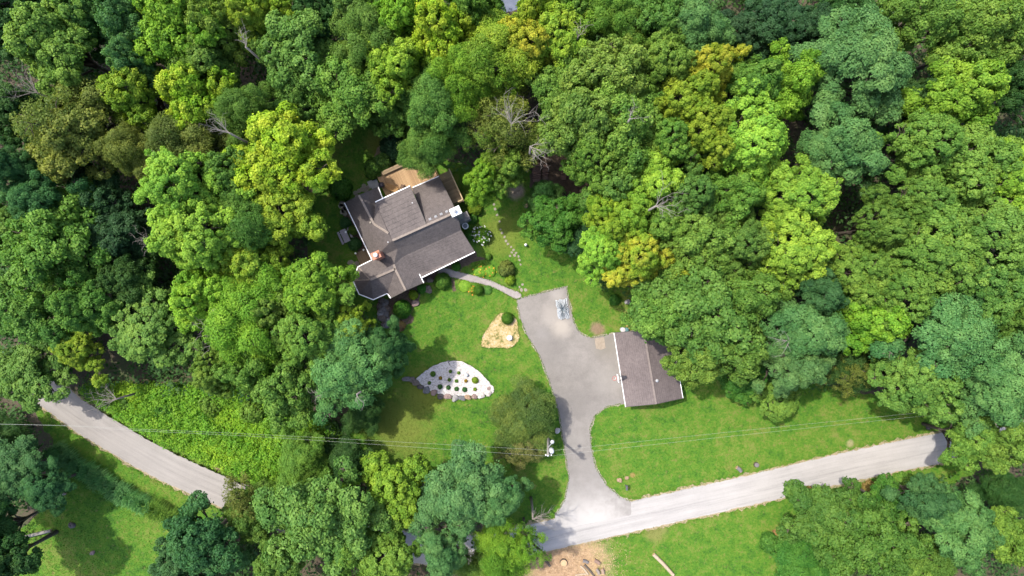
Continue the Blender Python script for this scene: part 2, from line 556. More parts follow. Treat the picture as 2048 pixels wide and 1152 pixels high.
def straw_mat():
    m, nt, b = mat('straw_mulch')
    pos = position(nt)
    n1 = noise(nt, pos, 1.0, 5, 0.7); n2 = noise(nt, pos, 4.5, 5, 0.85)
    f = math_n(nt, 'ADD', math_n(nt, 'MULTIPLY', n1, 0.45), math_n(nt, 'MULTIPLY', n2, 0.55))
    nt.links.new(ramp(nt, f, [(0.42, (0.13, 0.14, 0.035)), (0.48, (0.36, 0.28, 0.11)), (0.54, (0.50, 0.38, 0.19)), (0.60, (0.55, 0.40, 0.29))]), b.inputs['Base Color'])
    b.inputs['Roughness'].default_value = 0.95
    bump(nt, b, n2, 0.9, 0.06)
    return m
M['straw'] = straw_mat()

def water_mat():
    m, nt, b = mat('pond_water')
    pos = position(nt)
    n = noise(nt, pos, 1.5, 3, 0.5)
    nt.links.new(ramp(nt, n, [(0.3, (0.06, 0.075, 0.11)), (0.7, (0.09, 0.105, 0.145))], 1.0), b.inputs['Base Color'])
    b.inputs['Roughness'].default_value = 0.3
    b.inputs['Specular IOR Level'].default_value = 0.25
    bump(nt, b, n, 0.15, 0.02)
    return m
M['water'] = water_mat()

def local_mesh(name, mb, m, smooth=False):
    me = bpy.data.meshes.new(name)
    me.from_pydata(mb.v, [], mb.f); me.update()
    me.materials.append(m)
    if smooth: me.polygons.foreach_set('use_smooth', [True] * len(me.polygons))
    return me

def piece(parent, name, me, loc, rot=(0, 0, 0), scale=(1, 1, 1)):
    o = bpy.data.objects.new(name, me)
    COL.objects.link(o)
    o.parent = parent
    off = Vector(parent.location)
    if parent.parent is not None: off = off + Vector(parent.parent.location)
    o.location = Vector(tuple(map(float, loc))) - off
    o.rotation_euler = rot
    o.scale = scale
    return o

def rock_mb(seed, r=(1, 1, 1), n1=7, n2=10):
    """an angular, lumpy stone of about unit radius"""
    rs = np.random.RandomState(seed)
    ph = rs.uniform(0, 6.28, 6)
    b = MB(); vs = []; fs = []
    for i in range(n1):
        th = math.pi * i / (n1 - 1)
        for k in range(n2):
            a = 2 * math.pi * k / n2
            d = np.array((math.sin(th) * math.cos(a), math.sin(th) * math.sin(a), math.cos(th)))
            q = 1 + 0.14 * math.sin(2 * a + ph[0]) + 0.1 * math.sin(3 * a + ph[1] + th * 2) + 0.1 * math.sin(2 * th + ph[2]) + rs.uniform(-0.05, 0.05)
            d = np.sign(d) * np.abs(d) ** 0.8
            vs.append(d * q * np.array(r))
    for i in range(n1 - 1):
        for k in range(n2):
            a = i * n2 + k; c = i * n2 + (k + 1) % n2
            fs.append((a, a + n2, c + n2, c))
    return b.add(vs, fs)

# ---------------------------------------------------------------- ground, lawns, road, driveway
g = MB().add([(-400, -400, 0), (400, -400, 0), (400, 400, 0), (-400, 400, 0)], [(0, 1, 2, 3)]).build('ground', M['ground'])
g['kind'] = 'structure'

LAWNS = [
    [(600, 300), (640, 225), (720, 215), (800, 225), (850, 300), (1000, 345), (1080, 345), (1110, 400), (1180, 430), (1190, 540), (1250, 570), (1330, 600), (1330, 690), (1260, 830),
     (1160, 900), (1160, 1060), (1030, 1050), (920, 970), (740, 935), (700, 900), (700, 840), (760, 760), (760, 680), (690, 610), (640, 600), (615, 500), (625, 400)],
    [(1150, 790), (1250, 720), (1420, 700), (1500, 740), (1640, 770), (1760, 790), (1890, 800), (1960, 850), (1900, 900), (1640, 960), (1250, 1040), (1150, 1040)],
    [(1000, 1130), (1080, 1085), (1250, 1050), (1640, 960), (1900, 905), (1960, 930), (1880, 975), (1640, 1030), (1600, 1100), (1560, 1180), (1560, 1260), (1000, 1260)],
    [(50, 790), (130, 820), (280, 910), (470, 1000), (430, 1040), (360, 1080), (320, 1160), (300, 1260), (-60, 1260), (0, 1100), (90, 1010), (110, 900)],
    [(195, 808), (240, 825), (300, 855), (400, 905), (500, 958), (520, 985), (480, 975), (350, 910), (250, 865), (180, 815)],
]
LAWN_W = [px_poly(p, 0, 6) for p in LAWNS]
for i, w in enumerate(LAWN_W):
    sheet('lawn', ragged(w, 0.5, 0.12, i), 0.008 + 0.004 * i, M['lawn'])

ROAD_C = [(-180, 640), (0, 735), (95, 786), (163, 834), (240, 881), (330, 931), (458, 989), (600, 1044), (760, 1086), (900, 1101), (1000, 1092), (1100, 1070), (1224, 1042), (1380, 1007), (1536, 972), (1700, 933), (1876, 897), (1985, 881), (2120, 866), (2350, 850)]
road_line = smooth_line([P(u, v)[:2] for u, v in ROAD_C], 10, False)
def strip(name, line, w, z, m, jit=0.0, seed=0, cols=1):
    rs = np.random.RandomState(seed)
    n = len(line); vs = []; fs = []; uvs = []
    s = 0.0
    for i, p in enumerate(line):
        d = line[min(i + 1, n - 1)] - line[max(i - 1, 0)]
        d = d / np.linalg.norm(d)
        nrm = np.array((-d[1], d[0]))
        if i: s += np.linalg.norm(p - line[i - 1])
        j = rs.normal(0, jit, 2) if jit else (0, 0)
        for k, q in ((-1, j[0]), (1, j[1])):
            o = k * (w / 2 + q)
            vs.append((p[0] + nrm[0] * o, p[1] + nrm[1] * o, z)); uvs.append((o, s))
    for i in range(n - 1):
        fs.append((2 * i, 2 * i + 2, 2 * i + 3, 2 * i + 1))
    o = MB().add(vs, fs).build(name, m)
    if o.data.polygons[0].normal.z < 0: o.data.flip_normals()
    uv = o.data.uv_layers.new(name='UVMap')
    for lp in o.data.loops:
        uv.data[lp.index].uv = uvs[lp.vertex_index]
    o['kind'] = 'structure'
    return o
def resample(line, step):
    out = [line[0]]
    for p in line[1:]:
        d = np.linalg.norm(p - out[-1])
        k = int(d / step)
        a = out[-1]
        for j in range(1, k + 1):
            out.append(a + (p - a) * j * step / d)
    return out
road_fine = resample(road_line, 0.35)
strip('road_shoulder', road_fine, 3.95, 0.024, M['shoulder'], 0.13, 4)
strip('road', road_fine, 3.5, 0.034, M['road'], 0.045, 5)

DRIVE = [(1105, 1062), (1112, 1028), (1129, 1001), (1138, 956), (1131.5, 916), (1124, 871), (1118, 826), (1103, 776), (1079, 711), (1054, 671), (1040, 636), (1033, 598),
         (1132, 573), (1136, 591), (1148, 644), (1155.6, 660), (1166, 670), (1181, 675), (1228, 667), (1236, 668), (1258, 800), (1254, 806), (1240, 807.5), (1214, 813.5), (1189, 831), (1180, 856), (1183, 896), (1191.5, 936),
         (1214, 971), (1239, 993), (1262, 1003), (1262, 1030)]
DRIVE_W = [P(u, v)[:2] for u, v in DRIVE]
sheet('driveway', ragged(DRIVE_W, 0.3, 0.03, 8), 0.042, M['drive'])
# crumbled pale rim along the driveway edge
rim = ragged([P(u, v)[:2] for u, v in DRIVE], 0.35, 0.08, 9)
cen = np.mean(rim, axis=0)
M['rim'] = simple('driveway_rim', (0.40, 0.36, 0.30), (0.24, 0.22, 0.14), 2.0, 0.95, 0.02)
def offset_poly(poly, d):
    n = len(poly); out = []
    area = sum(poly[i][0] * poly[(i + 1) % n][1] - poly[(i + 1) % n][0] * poly[i][1] for i in range(n))
    sgn = 1 if area > 0 else -1
    for i in range(n):
        t = np.array(poly[(i + 1) % n]) - np.array(poly[i - 1])
        t = t / (np.linalg.norm(t) + 1e-9)
        out.append(np.array(poly[i]) + sgn * np.array((t[1], -t[0])) * d)
    return out
sheet('driveway_edge', ragged(offset_poly(densify(DRIVE_W, 0.8), 0.10), 0.3, 0.06, 10), 0.028, M['rim'])

WALK = [(884, 535), (918, 543), (956, 553), (987, 563), (1013.6, 575), (1042, 587), (1033, 598.5), (994.6, 578.6), (966, 569), (937, 563), (908.6, 556), (876, 551)]
WALK_W = px_poly(WALK, 0, 4)
sheet('walkway', ragged(WALK_W, 0.3, 0.025, 11), 0.05, M['walk'])
sheet('mulch_strip', ragged(px_poly([(902, 556), (908, 556), (912, 580), (905, 583)], 0, 1), 0.25, 0.04, 12), 0.026, M['mulch'])
sheet('garden_bed', ragged(px_poly([(840, 570), (880, 552), (918, 545), (925, 535), (960, 520), (985, 519), (955, 512), (940, 500), (842, 556)], 0, 2), 0.3, 0.05, 13), 0.030, M['mulch'])
sheet('stone_garden_bed', ragged(px_poly([(757, 600), (785, 597), (840, 565), (838, 600), (822, 622), (828, 640), (800, 656), (770, 650), (756, 625)], 0, 3), 0.3, 0.06, 14), 0.032, M['mulch'])
for i, (poly, z) in enumerate((([(680, 405), (692, 402), (730, 470), (747, 520), (735, 530), (712, 500), (690, 440)], 0.030),)):
    sheet('garden_bed', ragged(px_poly(poly, 0, 3), 0.3, 0.06, 15 + i), z, M['mulch'])
dirt = simple('bare_earth', (0.115, 0.082, 0.055), (0.05, 0.037, 0.025), 1.2, 0.95, 0.04)
CLEAR = px_poly([(1075, 300), (1110, 280), (1150, 282), (1175, 330), (1185, 385), (1150, 400), (1110, 380), (1060, 375)], 0, 4)
sheet('bare_earth_clearing', ragged(CLEAR, 0.4, 0.12, 17), 0.033, dirt)
# worn foot path in the back yard
bp = resample(smooth_line([P(u, v)[:2] for u, v in ((745, 325), (757, 305), (768, 287), (785, 272), (812, 262))], 6, False), 0.3)
strip('back_yard_path', bp, 0.55, 0.026, simple('trodden_earth', (0.36, 0.26, 0.17), (0.25, 0.18, 0.11), 2, 0.95), 0.07, 3)

# straw bed and gravel bed on the front lawn
STRAW = [(1003, 625.5), (1020, 627), (1033, 640), (1036, 660), (1039, 674), (1033, 686), (1021, 695), (990, 695.5), (966, 694), (963, 683), (968, 667), (980, 650), (992, 634)]
STRAW_W = px_poly(STRAW, 0, 4)
sheet('straw_bed', ragged(STRAW_W, 0.2, 0.035, 20), 0.07, M['straw'], thick=0.06)
GRAV = [(833, 757), (847, 745), (862.5, 734), (881, 726), (899, 722.4), (920, 722.4), (935.5, 728), (956, 741.7), (972, 757), (982, 769), (988, 779), (984, 786), (966, 790), (940, 791), (905, 791), (880, 788), (858, 780), (843, 769)]
GRAV_W = px_poly(GRAV, 0, 4)
sheet('gravel_bed', ragged(GRAV_W, 0.2, 0.03, 21), 0.16, M['gravel'], thick=0.15)
# pond at the far top edge
POND_W = px_poly([(930, -90), (1090, -90), (1075, -20), (1045, 12), (1018, 24), (1000, 20), (975, -5), (950, -40)], 0, 4)
sheet('pond_water', POND_W, 0.02, M['water'])

# edging rocks, each a stone of its own
ROCKS = [(140, 555, 92, 44, 'g'), (240, 570, 48, 60, 'b'), (305, 622, 64, 62, 'b'), (395, 705, 66, 46, 'd'), (510, 765, 70, 60, 's'), (655, 812, 70, 66, 'p'), (780, 886, 82, 52, 'd'), (920, 890, 72, 52, 'p'),
         (1060, 918, 66, 76, 'l'), (1192, 916, 62, 52, 's'), (1302, 902, 70, 56, 'o'), (1430, 890, 66, 48, 'p'), (1560, 872, 86, 56, 'w'), (1702, 830, 64, 56, 'w')]
RC = {'g': (0.24, 0.225, 0.22), 'b': (0.22, 0.18, 0.15), 'd': (0.13, 0.115, 0.11), 's': (0.19, 0.195, 0.205), 'p': (0.33, 0.24, 0.215), 'l': (0.37, 0.36, 0.345), 'o': (0.42, 0.29, 0.19), 'w': (0.62, 0.59, 0.55)}
RM = {k: simple('boulder_' + n, c, tuple(x * 0.6 for x in c), 2.5, 0.9, 0.03) for (k, c), n in zip(RC.items(), ('grey', 'brown', 'dark', 'slate', 'pink', 'pale', 'tan', 'white'))}
edging = thing('rock_edging', P(905, 788), 'curved row of mixed boulders holding the front of the white gravel bed', 'rock edging')
for i, (x, y, rx, ry, k) in enumerate(ROCKS):
    u, v = 800 + x / 9.6, 700 + y / 9.6
    me = local_mesh('boulder', rock_mb(40 + i, (1, 1, 0.75)), RM[k])
    s = CAM_H / FPX / 9.6
    piece(edging, 'boulder', me, P(u, v) + np.array((0, 0, 0.13)), (0, 0, math.radians(-8 if i % 2 else 5)), (rx * s * 1.02, ry * s * 1.02, 0.34))

def single_rock(name, u, v, r, m, label, cat='rock', zs=0.7, seed=0):
    c = P(u, v)
    o = MB().add([np.array(p) * (r, r, r * zs) + c + (0, 0, r * zs * 0.5) for p in rock_mb(seed).v], rock_mb(seed).f).build(name, m, origin=c)
    return tag(o, label, cat)
single_rock('rock', 978.0, 776.5, 0.22, RM['p'], 'small pinkish stone near the pointed right end of the white gravel bed', seed=71)
single_rock('rock', 866.5, 775, 0.2, RM['w'], 'small pale stone at the left foot of the gravel bed behind the boulders', seed=72)
single_rock('rock', 898, 726, 0.3, RM['g'], 'flat grey stone at the top rim of the white gravel bed', seed=73, zs=0.4)
single_rock('rock', 831, 606, 0.42, RM['p'], 'pinkish rock on the lawn edge between the two round front shrubs', seed=74)
single_rock('rock', 857, 579, 0.42, RM['b'], 'brown rock in the shaded bed below the front gable', seed=75)
single_rock('rock', 860, 560, 0.4, RM['b'], 'brown rock in the bed under the front eave beside the round shrub', seed=76)
single_rock('rock', 1115, 861, 0.3, RM['w'], 'white rock on the driveway edge beside the big olive tree', seed=77)
# stones beside the corner of the house, an ornamental heap
heap = thing('rock_garden', P(768, 612), 'heap of grey brown rocks by the lower corner of the house', 'rock garden')
for i, (u, v, r, k) in enumerate(((765, 602, 0.5, 'b'), (771, 606, 0.45, 'g'), (760, 613, 0.45, 'b'), (766, 620, 0.55, 'g'), (774, 616, 0.42, 'b'), (762, 626, 0.4, 'l'), (772, 627, 0.45, 'g'), (764, 636, 0.5, 'b'), (775, 646, 0.6, 'g'), (786, 651, 0.5, 'p'), (768, 648, 0.4, 'b'), (797, 655, 0.45, 'p'))):
    me = local_mesh('rock', rock_mb(100 + i, (1, 0.85, 0.7)), RM[k])
    piece(heap, 'rock', me, P(u, v) + np.array((0, 0, r * 0.25)), (0, 0, i * 1.3), (r, r, r))

# stepping stones
def stones(name, pts, label, r=0.26, seed=0):
    c = P(*pts[len(pts) // 2][:2])
    t = thing(name, c, label, 'stone path')
    rs = np.random.RandomState(seed)
    for i, q in enumerate(pts):
        n = 7
        poly = [(math.cos(2 * math.pi * k / n + .3) * rs.uniform(.8, 1.1), math.sin(2 * math.pi * k / n + .3) * rs.uniform(.65, .95)) for k in range(n)]
        me = local_mesh('flagstone', MB().prism(poly, 0, 1), M['stone_l'])
        rr = r * rs.uniform(0.8, 1.2) * (q[2] if len(q) > 2 else 1)
        piece(t, 'flagstone', me, P(q[0], q[1]) + np.array((0, 0, 0.012)), (0, 0, rs.uniform(0, 3)), (rr, rr, 0.06))
    return t
stones('stepping_stones', [(988, 409), (990, 418), (994, 430), (999, 443), (1001, 459), (1004, 466), (1009, 474), (1012, 482), (1016, 488), (1022, 494), (1027, 500), (1032, 506), (1037, 513), (1039, 520), (1041, 529), (1023.5, 505), (1020, 512), (1029, 511)],
       'curving line of pale stepping stones across the lawn right of the house', 0.17, 3)
stones('stepping_stones', [(1043, 580, 1.2), (1051, 579.5, 1.1), (1045, 569, .8), (1039, 574, .7)], 'few pale stepping stones just above the top of the driveway', 0.22, 4)
stones('flagstones', [(684, 408), (691, 412), (688, 420), (683, 413), (692, 418), (684, 424), (690, 428)], 'cracked flagstones at the upper left corner of the house roof', 0.33, 5)
stones('flagstones', [(702, 526, 1.3), (705, 533), (713, 527.5, 1.1)], 'three pale flagstones left of the small square deck', 0.32, 6)
stones('flagstones', [(711, 386), (718, 382), (725, 379), (714, 392), (733, 380), (728, 372), (738, 374)], 'patch of flagstones between the leafy shrub and the concrete step', 0.36, 7)

# ---------------------------------------------------------------- house
HA = math.radians(24.3)
ax = np.array((math.cos(HA), math.sin(HA), 0)); bx_ = np.array((math.sin(HA), -math.cos(HA), 0))
V = {k: P(*q) for k, q in dict(
    E1=(689, 405.5, 3.5), E2=(744, 519.7, 3.5), K1=(718, 390.5, 5.0), K2=(748, 448, 5.0), K3=(777, 466.5, 6.15), K4=(784.8, 481, 6.9), V1=(795, 498, 5.75), V2=(788, 529, 4.9),
    W1=(756.4, 374, 3.5), W2=(765.2, 396, 3.5), G=(913, 423.5, 6.9), GM=(853, 449.8, 6.9), M1=(750.6, 404, 5.9), M2=(820.1, 371.8, 5.9),
    B1=(823.5, 375.8, 3.5), B2=(877.8, 352.5, 3.5), D1=(807.5, 512.6, 4.85), D2=(922, 460.5, 4.85), F1=(949.7, 504, 3.85), F2=(844.2, 554.8, 3.85), F3=(838.8, 547.8, 3.75),
    O1=(716, 533.8, 3.3), O2=(706, 561, 3.3), O3=(718.4, 588.4, 3.3), O4=(746.6, 599.4, 3.3), O5=(774.7, 586.9, 3.45), AP=(741, 559.5, 4.9), RE=(790.5, 538, 4.9),
    FG=(811.4, 580.8, 4.9), S1=(781.7, 596.3, 3.5), S2=(847.3, 565, 3.5)).items()}
def on_plane(u, v, a, b, c):
    n = np.cross(V[b] - V[a], V[c] - V[a]); o = np.array((0, 0, CAM_H)); d = P(u, v) - o
    return o + d * np.dot(n, V[a] - o) / np.dot(n, d)
V['K1'] = on_plane(718, 390.5, 'E1', 'E2', 'K4'); V['K2'] = on_plane(748, 448, 'E1', 'E2', 'K4'); V['K3'] = on_plane(777, 466.5, 'E1', 'E2', 'K4')
house = thing('house', P(815, 470), 'sprawling brown shingled house with many gables beside the driveway walk', 'house')
FACETS = [('E1', 'E2', 'K4', 'K3', 'K2', 'K1'), ('E2', 'V2', 'V1', 'K4'), ('K1', 'K2', 'W2', 'W1'), ('K4', 'GM', 'M2', 'M1'), ('K4', 'M1', 'K2', 'K3'), ('GM', 'G', 'B2', 'B1'),
          ('K4', 'V1', 'D1', 'D2', 'G', 'GM'), ('V1', 'V2', 'F3', 'F2', 'F1', 'D2', 'D1'), ('O1', 'AP', 'RE', 'V2', 'E2'), ('O2', 'AP', 'O1'), ('O3', 'AP', 'O2'), ('O4', 'AP', 'O3'),
          ('O5', 'RE', 'AP', 'O4'), ('S1', 'FG', 'RE', 'O5'), ('RE', 'FG', 'S2', 'F3', 'V2')]
rb = MB()
idx = {k: i for i, k in enumerate(V)}
rb.add(list(V.values()), [tuple(idx[k] for k in f) for f in FACETS])
roof = rb.build('roof', M['roof'], house)
bm = bmesh.new(); bm.from_mesh(roof.data)
for f in bm.faces:
    if f.normal.z < 0: f.normal_flip()
bm.to_mesh(roof.data)
edges_b = []
for e in bm.edges:
    if len(e.link_faces) == 1:
        cc = e.link_faces[0].calc_center_median()
        edges_b.append((e.verts[0].co.copy(), e.verts[1].co.copy(), cc.copy(), e.verts[0].index, e.verts[1].index))
bm.free()
sol = roof.modifiers.new('thick', 'SOLIDIFY'); sol.thickness = 0.14; sol.offset = -1
# walls under every eave and gable edge
hl = Vector(house.location)
wb = MB()
ins = 0.4
normals = {}
for p, q, c, i, j in edges_b:
    d = (q - p); d.z = 0; d.normalize()
    n = Vector((-d.y, d.x, 0))
    if n.dot(c - p) < 0: n = -n
    normals.setdefault(i, []).append(n); normals.setdefault(j, []).append(n)
def wall_corner(p, i):
    ns = normals[i]
    if len(ns) == 2 and 1 + ns[0].dot(ns[1]) > 0.25:
        return p + (ns[0] + ns[1]) * (ins / (1 + ns[0].dot(ns[1])))
    return None
for p, q, c, i, j in edges_b:
    d = (q - p); d.z = 0; d.normalize()
    n = Vector((-d.y, d.x, 0))
    if n.dot(c - p) < 0: n = -n
    a = (wall_corner(p, i) or (p + n * ins)) + hl; b2 = (wall_corner(q, j) or (q + n * ins)) + hl
    a.z -= 0.10; b2.z -= 0.10
    wb.add([(a.x, a.y, 0), (b2.x, b2.y, 0), tuple(b2), tuple(a), (a.x + n.x * .15, a.y + n.y * .15, 0), (b2.x + n.x * .15, b2.y + n.y * .15, 0), (b2.x + n.x * .15, b2.y + n.y * .15, b2.z), (a.x + n.x * .15, a.y + n.y * .15, a.z)],
           [(0, 1, 2, 3), (5, 4, 7, 6), (0, 4, 5, 1), (3, 2, 6, 7), (1, 5, 6, 2), (0, 3, 7, 4)])
wall = wb.build('wall', M['siding'], house)
# white gutters and fascia boards
def edge_board(p, q, m, name, parent, w=0.10, h=0.15, dz=0.0, out=0.0):
    p, q = np.array(p), np.array(q)
    return MB().bar(p + (0, 0, dz), q + (0, 0, dz), w, h).build(name, m, parent)
for a, b in (('E1', 'E2'), ('E2', 'O1'), ('O1', 'O2'), ('O2', 'O3'), ('O3', 'O4'), ('O4', 'O5'), ('O5', 'S1'), ('F3', 'S2'), ('F1', 'F2'), ('W1', 'W2'), ('M1', 'M2')):
    edge_board(V[a], V[b], M['white'], 'gutter', roof)
edge_board(V['B1'] + (0, 0, 0.02) + ax * 0.1, V['B2'], M['white'], 'gutter', roof, 0.1, 0.14)
fm = simple('dark_fascia', (0.11, 0.10, 0.09), (0.08, 0.07, 0.065), 4, 0.7)
for a, b in (('B2', 'G'), ('G', 'D2'), ('D2', 'F1'), ('S1', 'FG'), ('FG', 'S2'), ('M2', 'GM'), ('E1', 'K1'), ('K1', 'W1')):
    edge_board(V[a], V[b], fm, 'fascia', roof, 0.06, 0.2, -0.085)
for a, b in (('K1', 'K2'), ('K2', 'K3'), ('K4', 'G'), ('AP', 'RE'), ('RE', 'FG'), ('V2', 'RE')):
    edge_board(V[a], V[b], M['ridge'], 'ridge_cap', roof, 0.24, 0.05, 0.03)
for a in ('O1', 'O2'):
    edge_board(V[a], V['AP'], M['ridge'], 'ridge_cap', roof, 0.14, 0.04, 0.02)
# small clerestory windows and door under the eaves
wm = MB().box((0, 0, 0), (1.0, 0.06, 1.2)); wme = local_mesh('window', wm, M['white'])
pme = local_mesh('pane', MB().box((0, 0, 0), (0.82, 0.03, 1.02)), M['glass'])
for (a, b, t, z) in (('F1', 'F2', .15, 1.7), ('F1', 'F2', .45, 1.7), ('E1', 'E2', .2, 1.8), ('E1', 'E2', .5, 1.8), ('F1', 'D2', .4, 1.8)):
    p = V[a] * (1 - t) + V[b] * t
    d = V[b] - V[a]; n = np.array((-d[1], d[0], 0)); n /= np.linalg.norm(n)
    if np.dot(n, np.array(house.location) - p) < 0: n = -n
    p = p + n * 0.385; p[2] = z
    rz = math.atan2(d[1], d[0])
    w = piece(house, 'window', wme, p, (0, 0, rz))
    pn = bpy.data.objects.new('pane', pme); COL.objects.link(pn); pn.parent = w
    s = -1 if np.dot(n, (-math.sin(rz), math.cos(rz), 0)) > 0 else 1
    pn.location = (0, 0.03 * s, 0)
p = V['F1'] * 0.27 + V['F2'] * 0.73; p[2] = 1.05
dm = MB().box((0, 0, 0), (1.0, 0.07, 2.1)); piece(house, 'door', local_mesh('door', dm, M['white']), p - bx_ * 0.385, (0, 0, HA))

# brick chimney
cb = P(752.5, 510.5, 7.0)
ch = MB().box(cb + (0, 0, -1.55), (0.86, 0.66, 3.3), HA).box(cb + (0, 0, 0.15), (0.98, 0.78, 0.16), HA).build('chimney', M['brick'], house)
MB().lathe(cb + (0.02, 0.0, 0.2), [(0.16, 0.0), (0.16, 0.3), (0.24, 0.33), (0.22, 0.42), (0.05, 0.5)], 14).build('flue_cap', M['white'], ch, True)
MB().lathe(cb + ax * 0.3 + bx_ * -0.15 + (0, 0, 0.2), [(0.12, 0.0), (0.12, 0.22), (0.09, 0.22)], 12).build('clay_pot', simple('clay', (0.5, 0.2, 0.1)), ch)
# tall sided chimney on the gable end with its white cap
cc = P(911, 422.6, 8.0)
stone_siding = simple('grey_chimney_siding', (0.30, 0.29, 0.275), (0.2, 0.19, 0.18), 7, 0.9, 0.02)
ch2 = MB().box((cc[0], cc[1], 3.95), (0.98, 0.76, 7.9), HA).box((cc[0] + 0.35, cc[1] - 0.1, 1.3), (1.5, 0.95, 2.6), HA).build('chimney', stone_siding, house)
MB().box(cc + (0, 0, -0.04), (1.12, 0.88, 0.12), HA).build('chimney_cap', M['white'], ch2)
MB().lathe(cc + (-0.05, 0.0, 0.02), [(0.14, 0.0), (0.14, 0.32), (0.21, 0.36), (0.19, 0.44), (0.03, 0.5)], 14).build('flue', M['metal'], ch2, True)
# ridge vents and plumbing vents
for (u, v) in ((861, 439), (872, 434), (883, 429), (894, 424)):
    q = P(u, v, 6.5)
    MB().box(q + (0, 0, 0.1), (0.3, 0.3, 0.16), HA, Matrix.Rotation(math.radians(30), 3, 'X')).build('roof_vent', M['metal'], roof)
for (u, v, z) in ((825, 406, 6.05), (776.5, 484.5, 6.2)):
    q = P(u, v, z + .1)
    MB().lathe(q - (0, 0, 0.35), [(0.07, 0), (0.07, 0.55), (0.05, 0.55)], 10).build('plumbing_vent', M['metal'], roof)
ac = thing('air_conditioner', P(931.5, 453), 'round pale air conditioner unit at the right gable wall of the house', 'air conditioner')
q = P(931.5, 453)
MB().lathe(q, [(0.36, 0.0), (0.36, 0.75), (0.33, 0.8)], 20).build('casing', M['metal'], ac, False)
MB().lathe(q + (0, 0, 0.80), [(0.37, 0.0), (0.37, 0.05), (0.29, 0.06)], 20).build('rim', M['white'], ac)
MB().lathe(q + (0, 0, 0.81), [(0.27, 0.0), (0.27, 0.055), (0.06, 0.075)], 20).build('fan_grille', simple('fan_grille', (0.3, 0.34, 0.35), (0.2, 0.22, 0.23), 12), ac)

# decks, every board a plank of its own
def deck(name, label, corner, la, lb, z, along, m, bw=0.145, loc=None):
    """deck with its top-left corner at corner (world), la metres along the ridge direction, lb metres down-slope"""
    t = thing(name, (corner[0], corner[1], 0), label, 'deck')
    L = lb if along == 'b' else la
    W = la if along == 'b' else lb
    me = local_mesh('plank', MB().box((0, 0, 0), (L, bw - 0.016, 0.04)), m)
    n = int(W / bw)
    for i in range(n):
        s = (i + 0.5) * bw
        p = corner + (ax * s + bx_ * L / 2 if along == 'b' else bx_ * s + ax * L / 2)
        piece(t, 'plank', me, (p[0], p[1], z), (0, 0, HA - math.pi / 2 if along == 'b' else HA))
    fr = MB()
    a, b, c, d = corner, corner + ax * la, corner + ax * la + bx_ * lb, corner + bx_ * lb
    for p, q in ((a, b), (b, c), (c, d), (d, a)):
        fr.bar((p[0], p[1], z - 0.14), (q[0], q[1], z - 0.14), 0.06, 0.22)
    fr.build('rim_joist', m, t)
    for p in (a, b, c, d):
        if z > 0.3: MB().bar((p[0], p[1], 0), (p[0], p[1], z - 0.03), 0.14, 0.14).build('post', m, t)
    return t
dc = P(754, 352, 0.8); dc[2] = 0
d1 = deck('deck', 'golden wooden deck behind the house below the bushy tree', dc, 6.5, 3.2, 0.8, 'b', M['deck'])
dc2 = P(877, 354, 2.3); dc2[2] = 0
d2 = deck('deck', 'narrow faded wooden deck along the right gable end', dc2 + ax * 0.1 - bx_ * 0.15, 1.35, 3.75, 2.3, 'a', M['deck2'])
rl = P(877, 354, 2.3); rl[2] = 0
o1 = rl + ax * 1.48 - bx_ * 0.18; o2 = rl + ax * 1.48 + bx_ * 3.6
pale = simple('new_lumber', (0.62, 0.47, 0.27), (0.5, 0.37, 0.2), 4, 0.75)
rail = MB().bar(tuple(o1[:2]) + (3.25,), tuple(o2[:2]) + (3.25,), 0.12, 0.05).bar(tuple(o1[:2]) + (2.5,), tuple(o2[:2]) + (2.5,), 0.05, 0.08)
e2 = o2 - ax * 0.6
rail.bar(tuple(o2[:2]) + (3.25,), tuple(e2[:2]) + (3.25,), 0.12, 0.05)
rail.build('railing', pale, d2)
for i in range(16):
    p = o1 + (o2 - o1) * (i + 0.5) / 16
    MB().bar((p[0], p[1], 2.45), (p[0], p[1], 3.22), 0.04, 0.04).build('baluster', pale, d2)
dc3 = P(711, 507, 0.6); dc3[2] = 0
d3 = deck('deck', 'small square wooden deck on the left side of the house', dc3, 1.35, 1.55, 0.6, 'b', M['deck2'])
for u, v in ((711.5, 506.8), (727.5, 499.8)):
    q = P(u, v, 1.3)
    MB().bar((q[0], q[1], 0.1), (q[0], q[1], 1.3), 0.11, 0.11).build('rail_post', M['deck2'], d3)
    MB().lathe(q, [(0.1, 0), (0.13, 0.06), (0.1, 0.16), (0.02, 0.2)], 10).build('post_cap', M['white'], d3)
rp = [P(720, 470, 1.2), P(733, 497, 1.2)]
# bench at the deck's outer edge
bt = P(785, 337.5, 1.25)
bench = thing('deck_bench', (bt[0], bt[1], 0.8), 'plain wooden bench along the outer edge of the back deck', 'bench')
for k in range(3):
    MB().box(bt + bx_ * (k * 0.16 - 0.16), (2.7, 0.145, 0.05), HA).build('slat', M['deck2'], bench)
for s in (-1.15, 1.15):
    MB().box(bt + ax * s + (0, 0, -0.24), (0.1, 0.4, 0.42), HA).build('leg', M['deck2'], bench)
# concrete step
st = P(748.5, 369, 0.4)
cs = MB().box(st - (0, 0, 0.2), (0.95, 0.95, 0.38), HA).box(st + (-0.45, 0.1, -0.3), (0.6, 0.8, 0.18), HA).build('concrete_step', simple('pale_concrete', (0.40, 0.42, 0.42), (0.30, 0.31, 0.31), 3, 0.9), origin=(st[0], st[1], 0))
tag(cs, 'pale concrete step at the left end of the back deck', 'step')
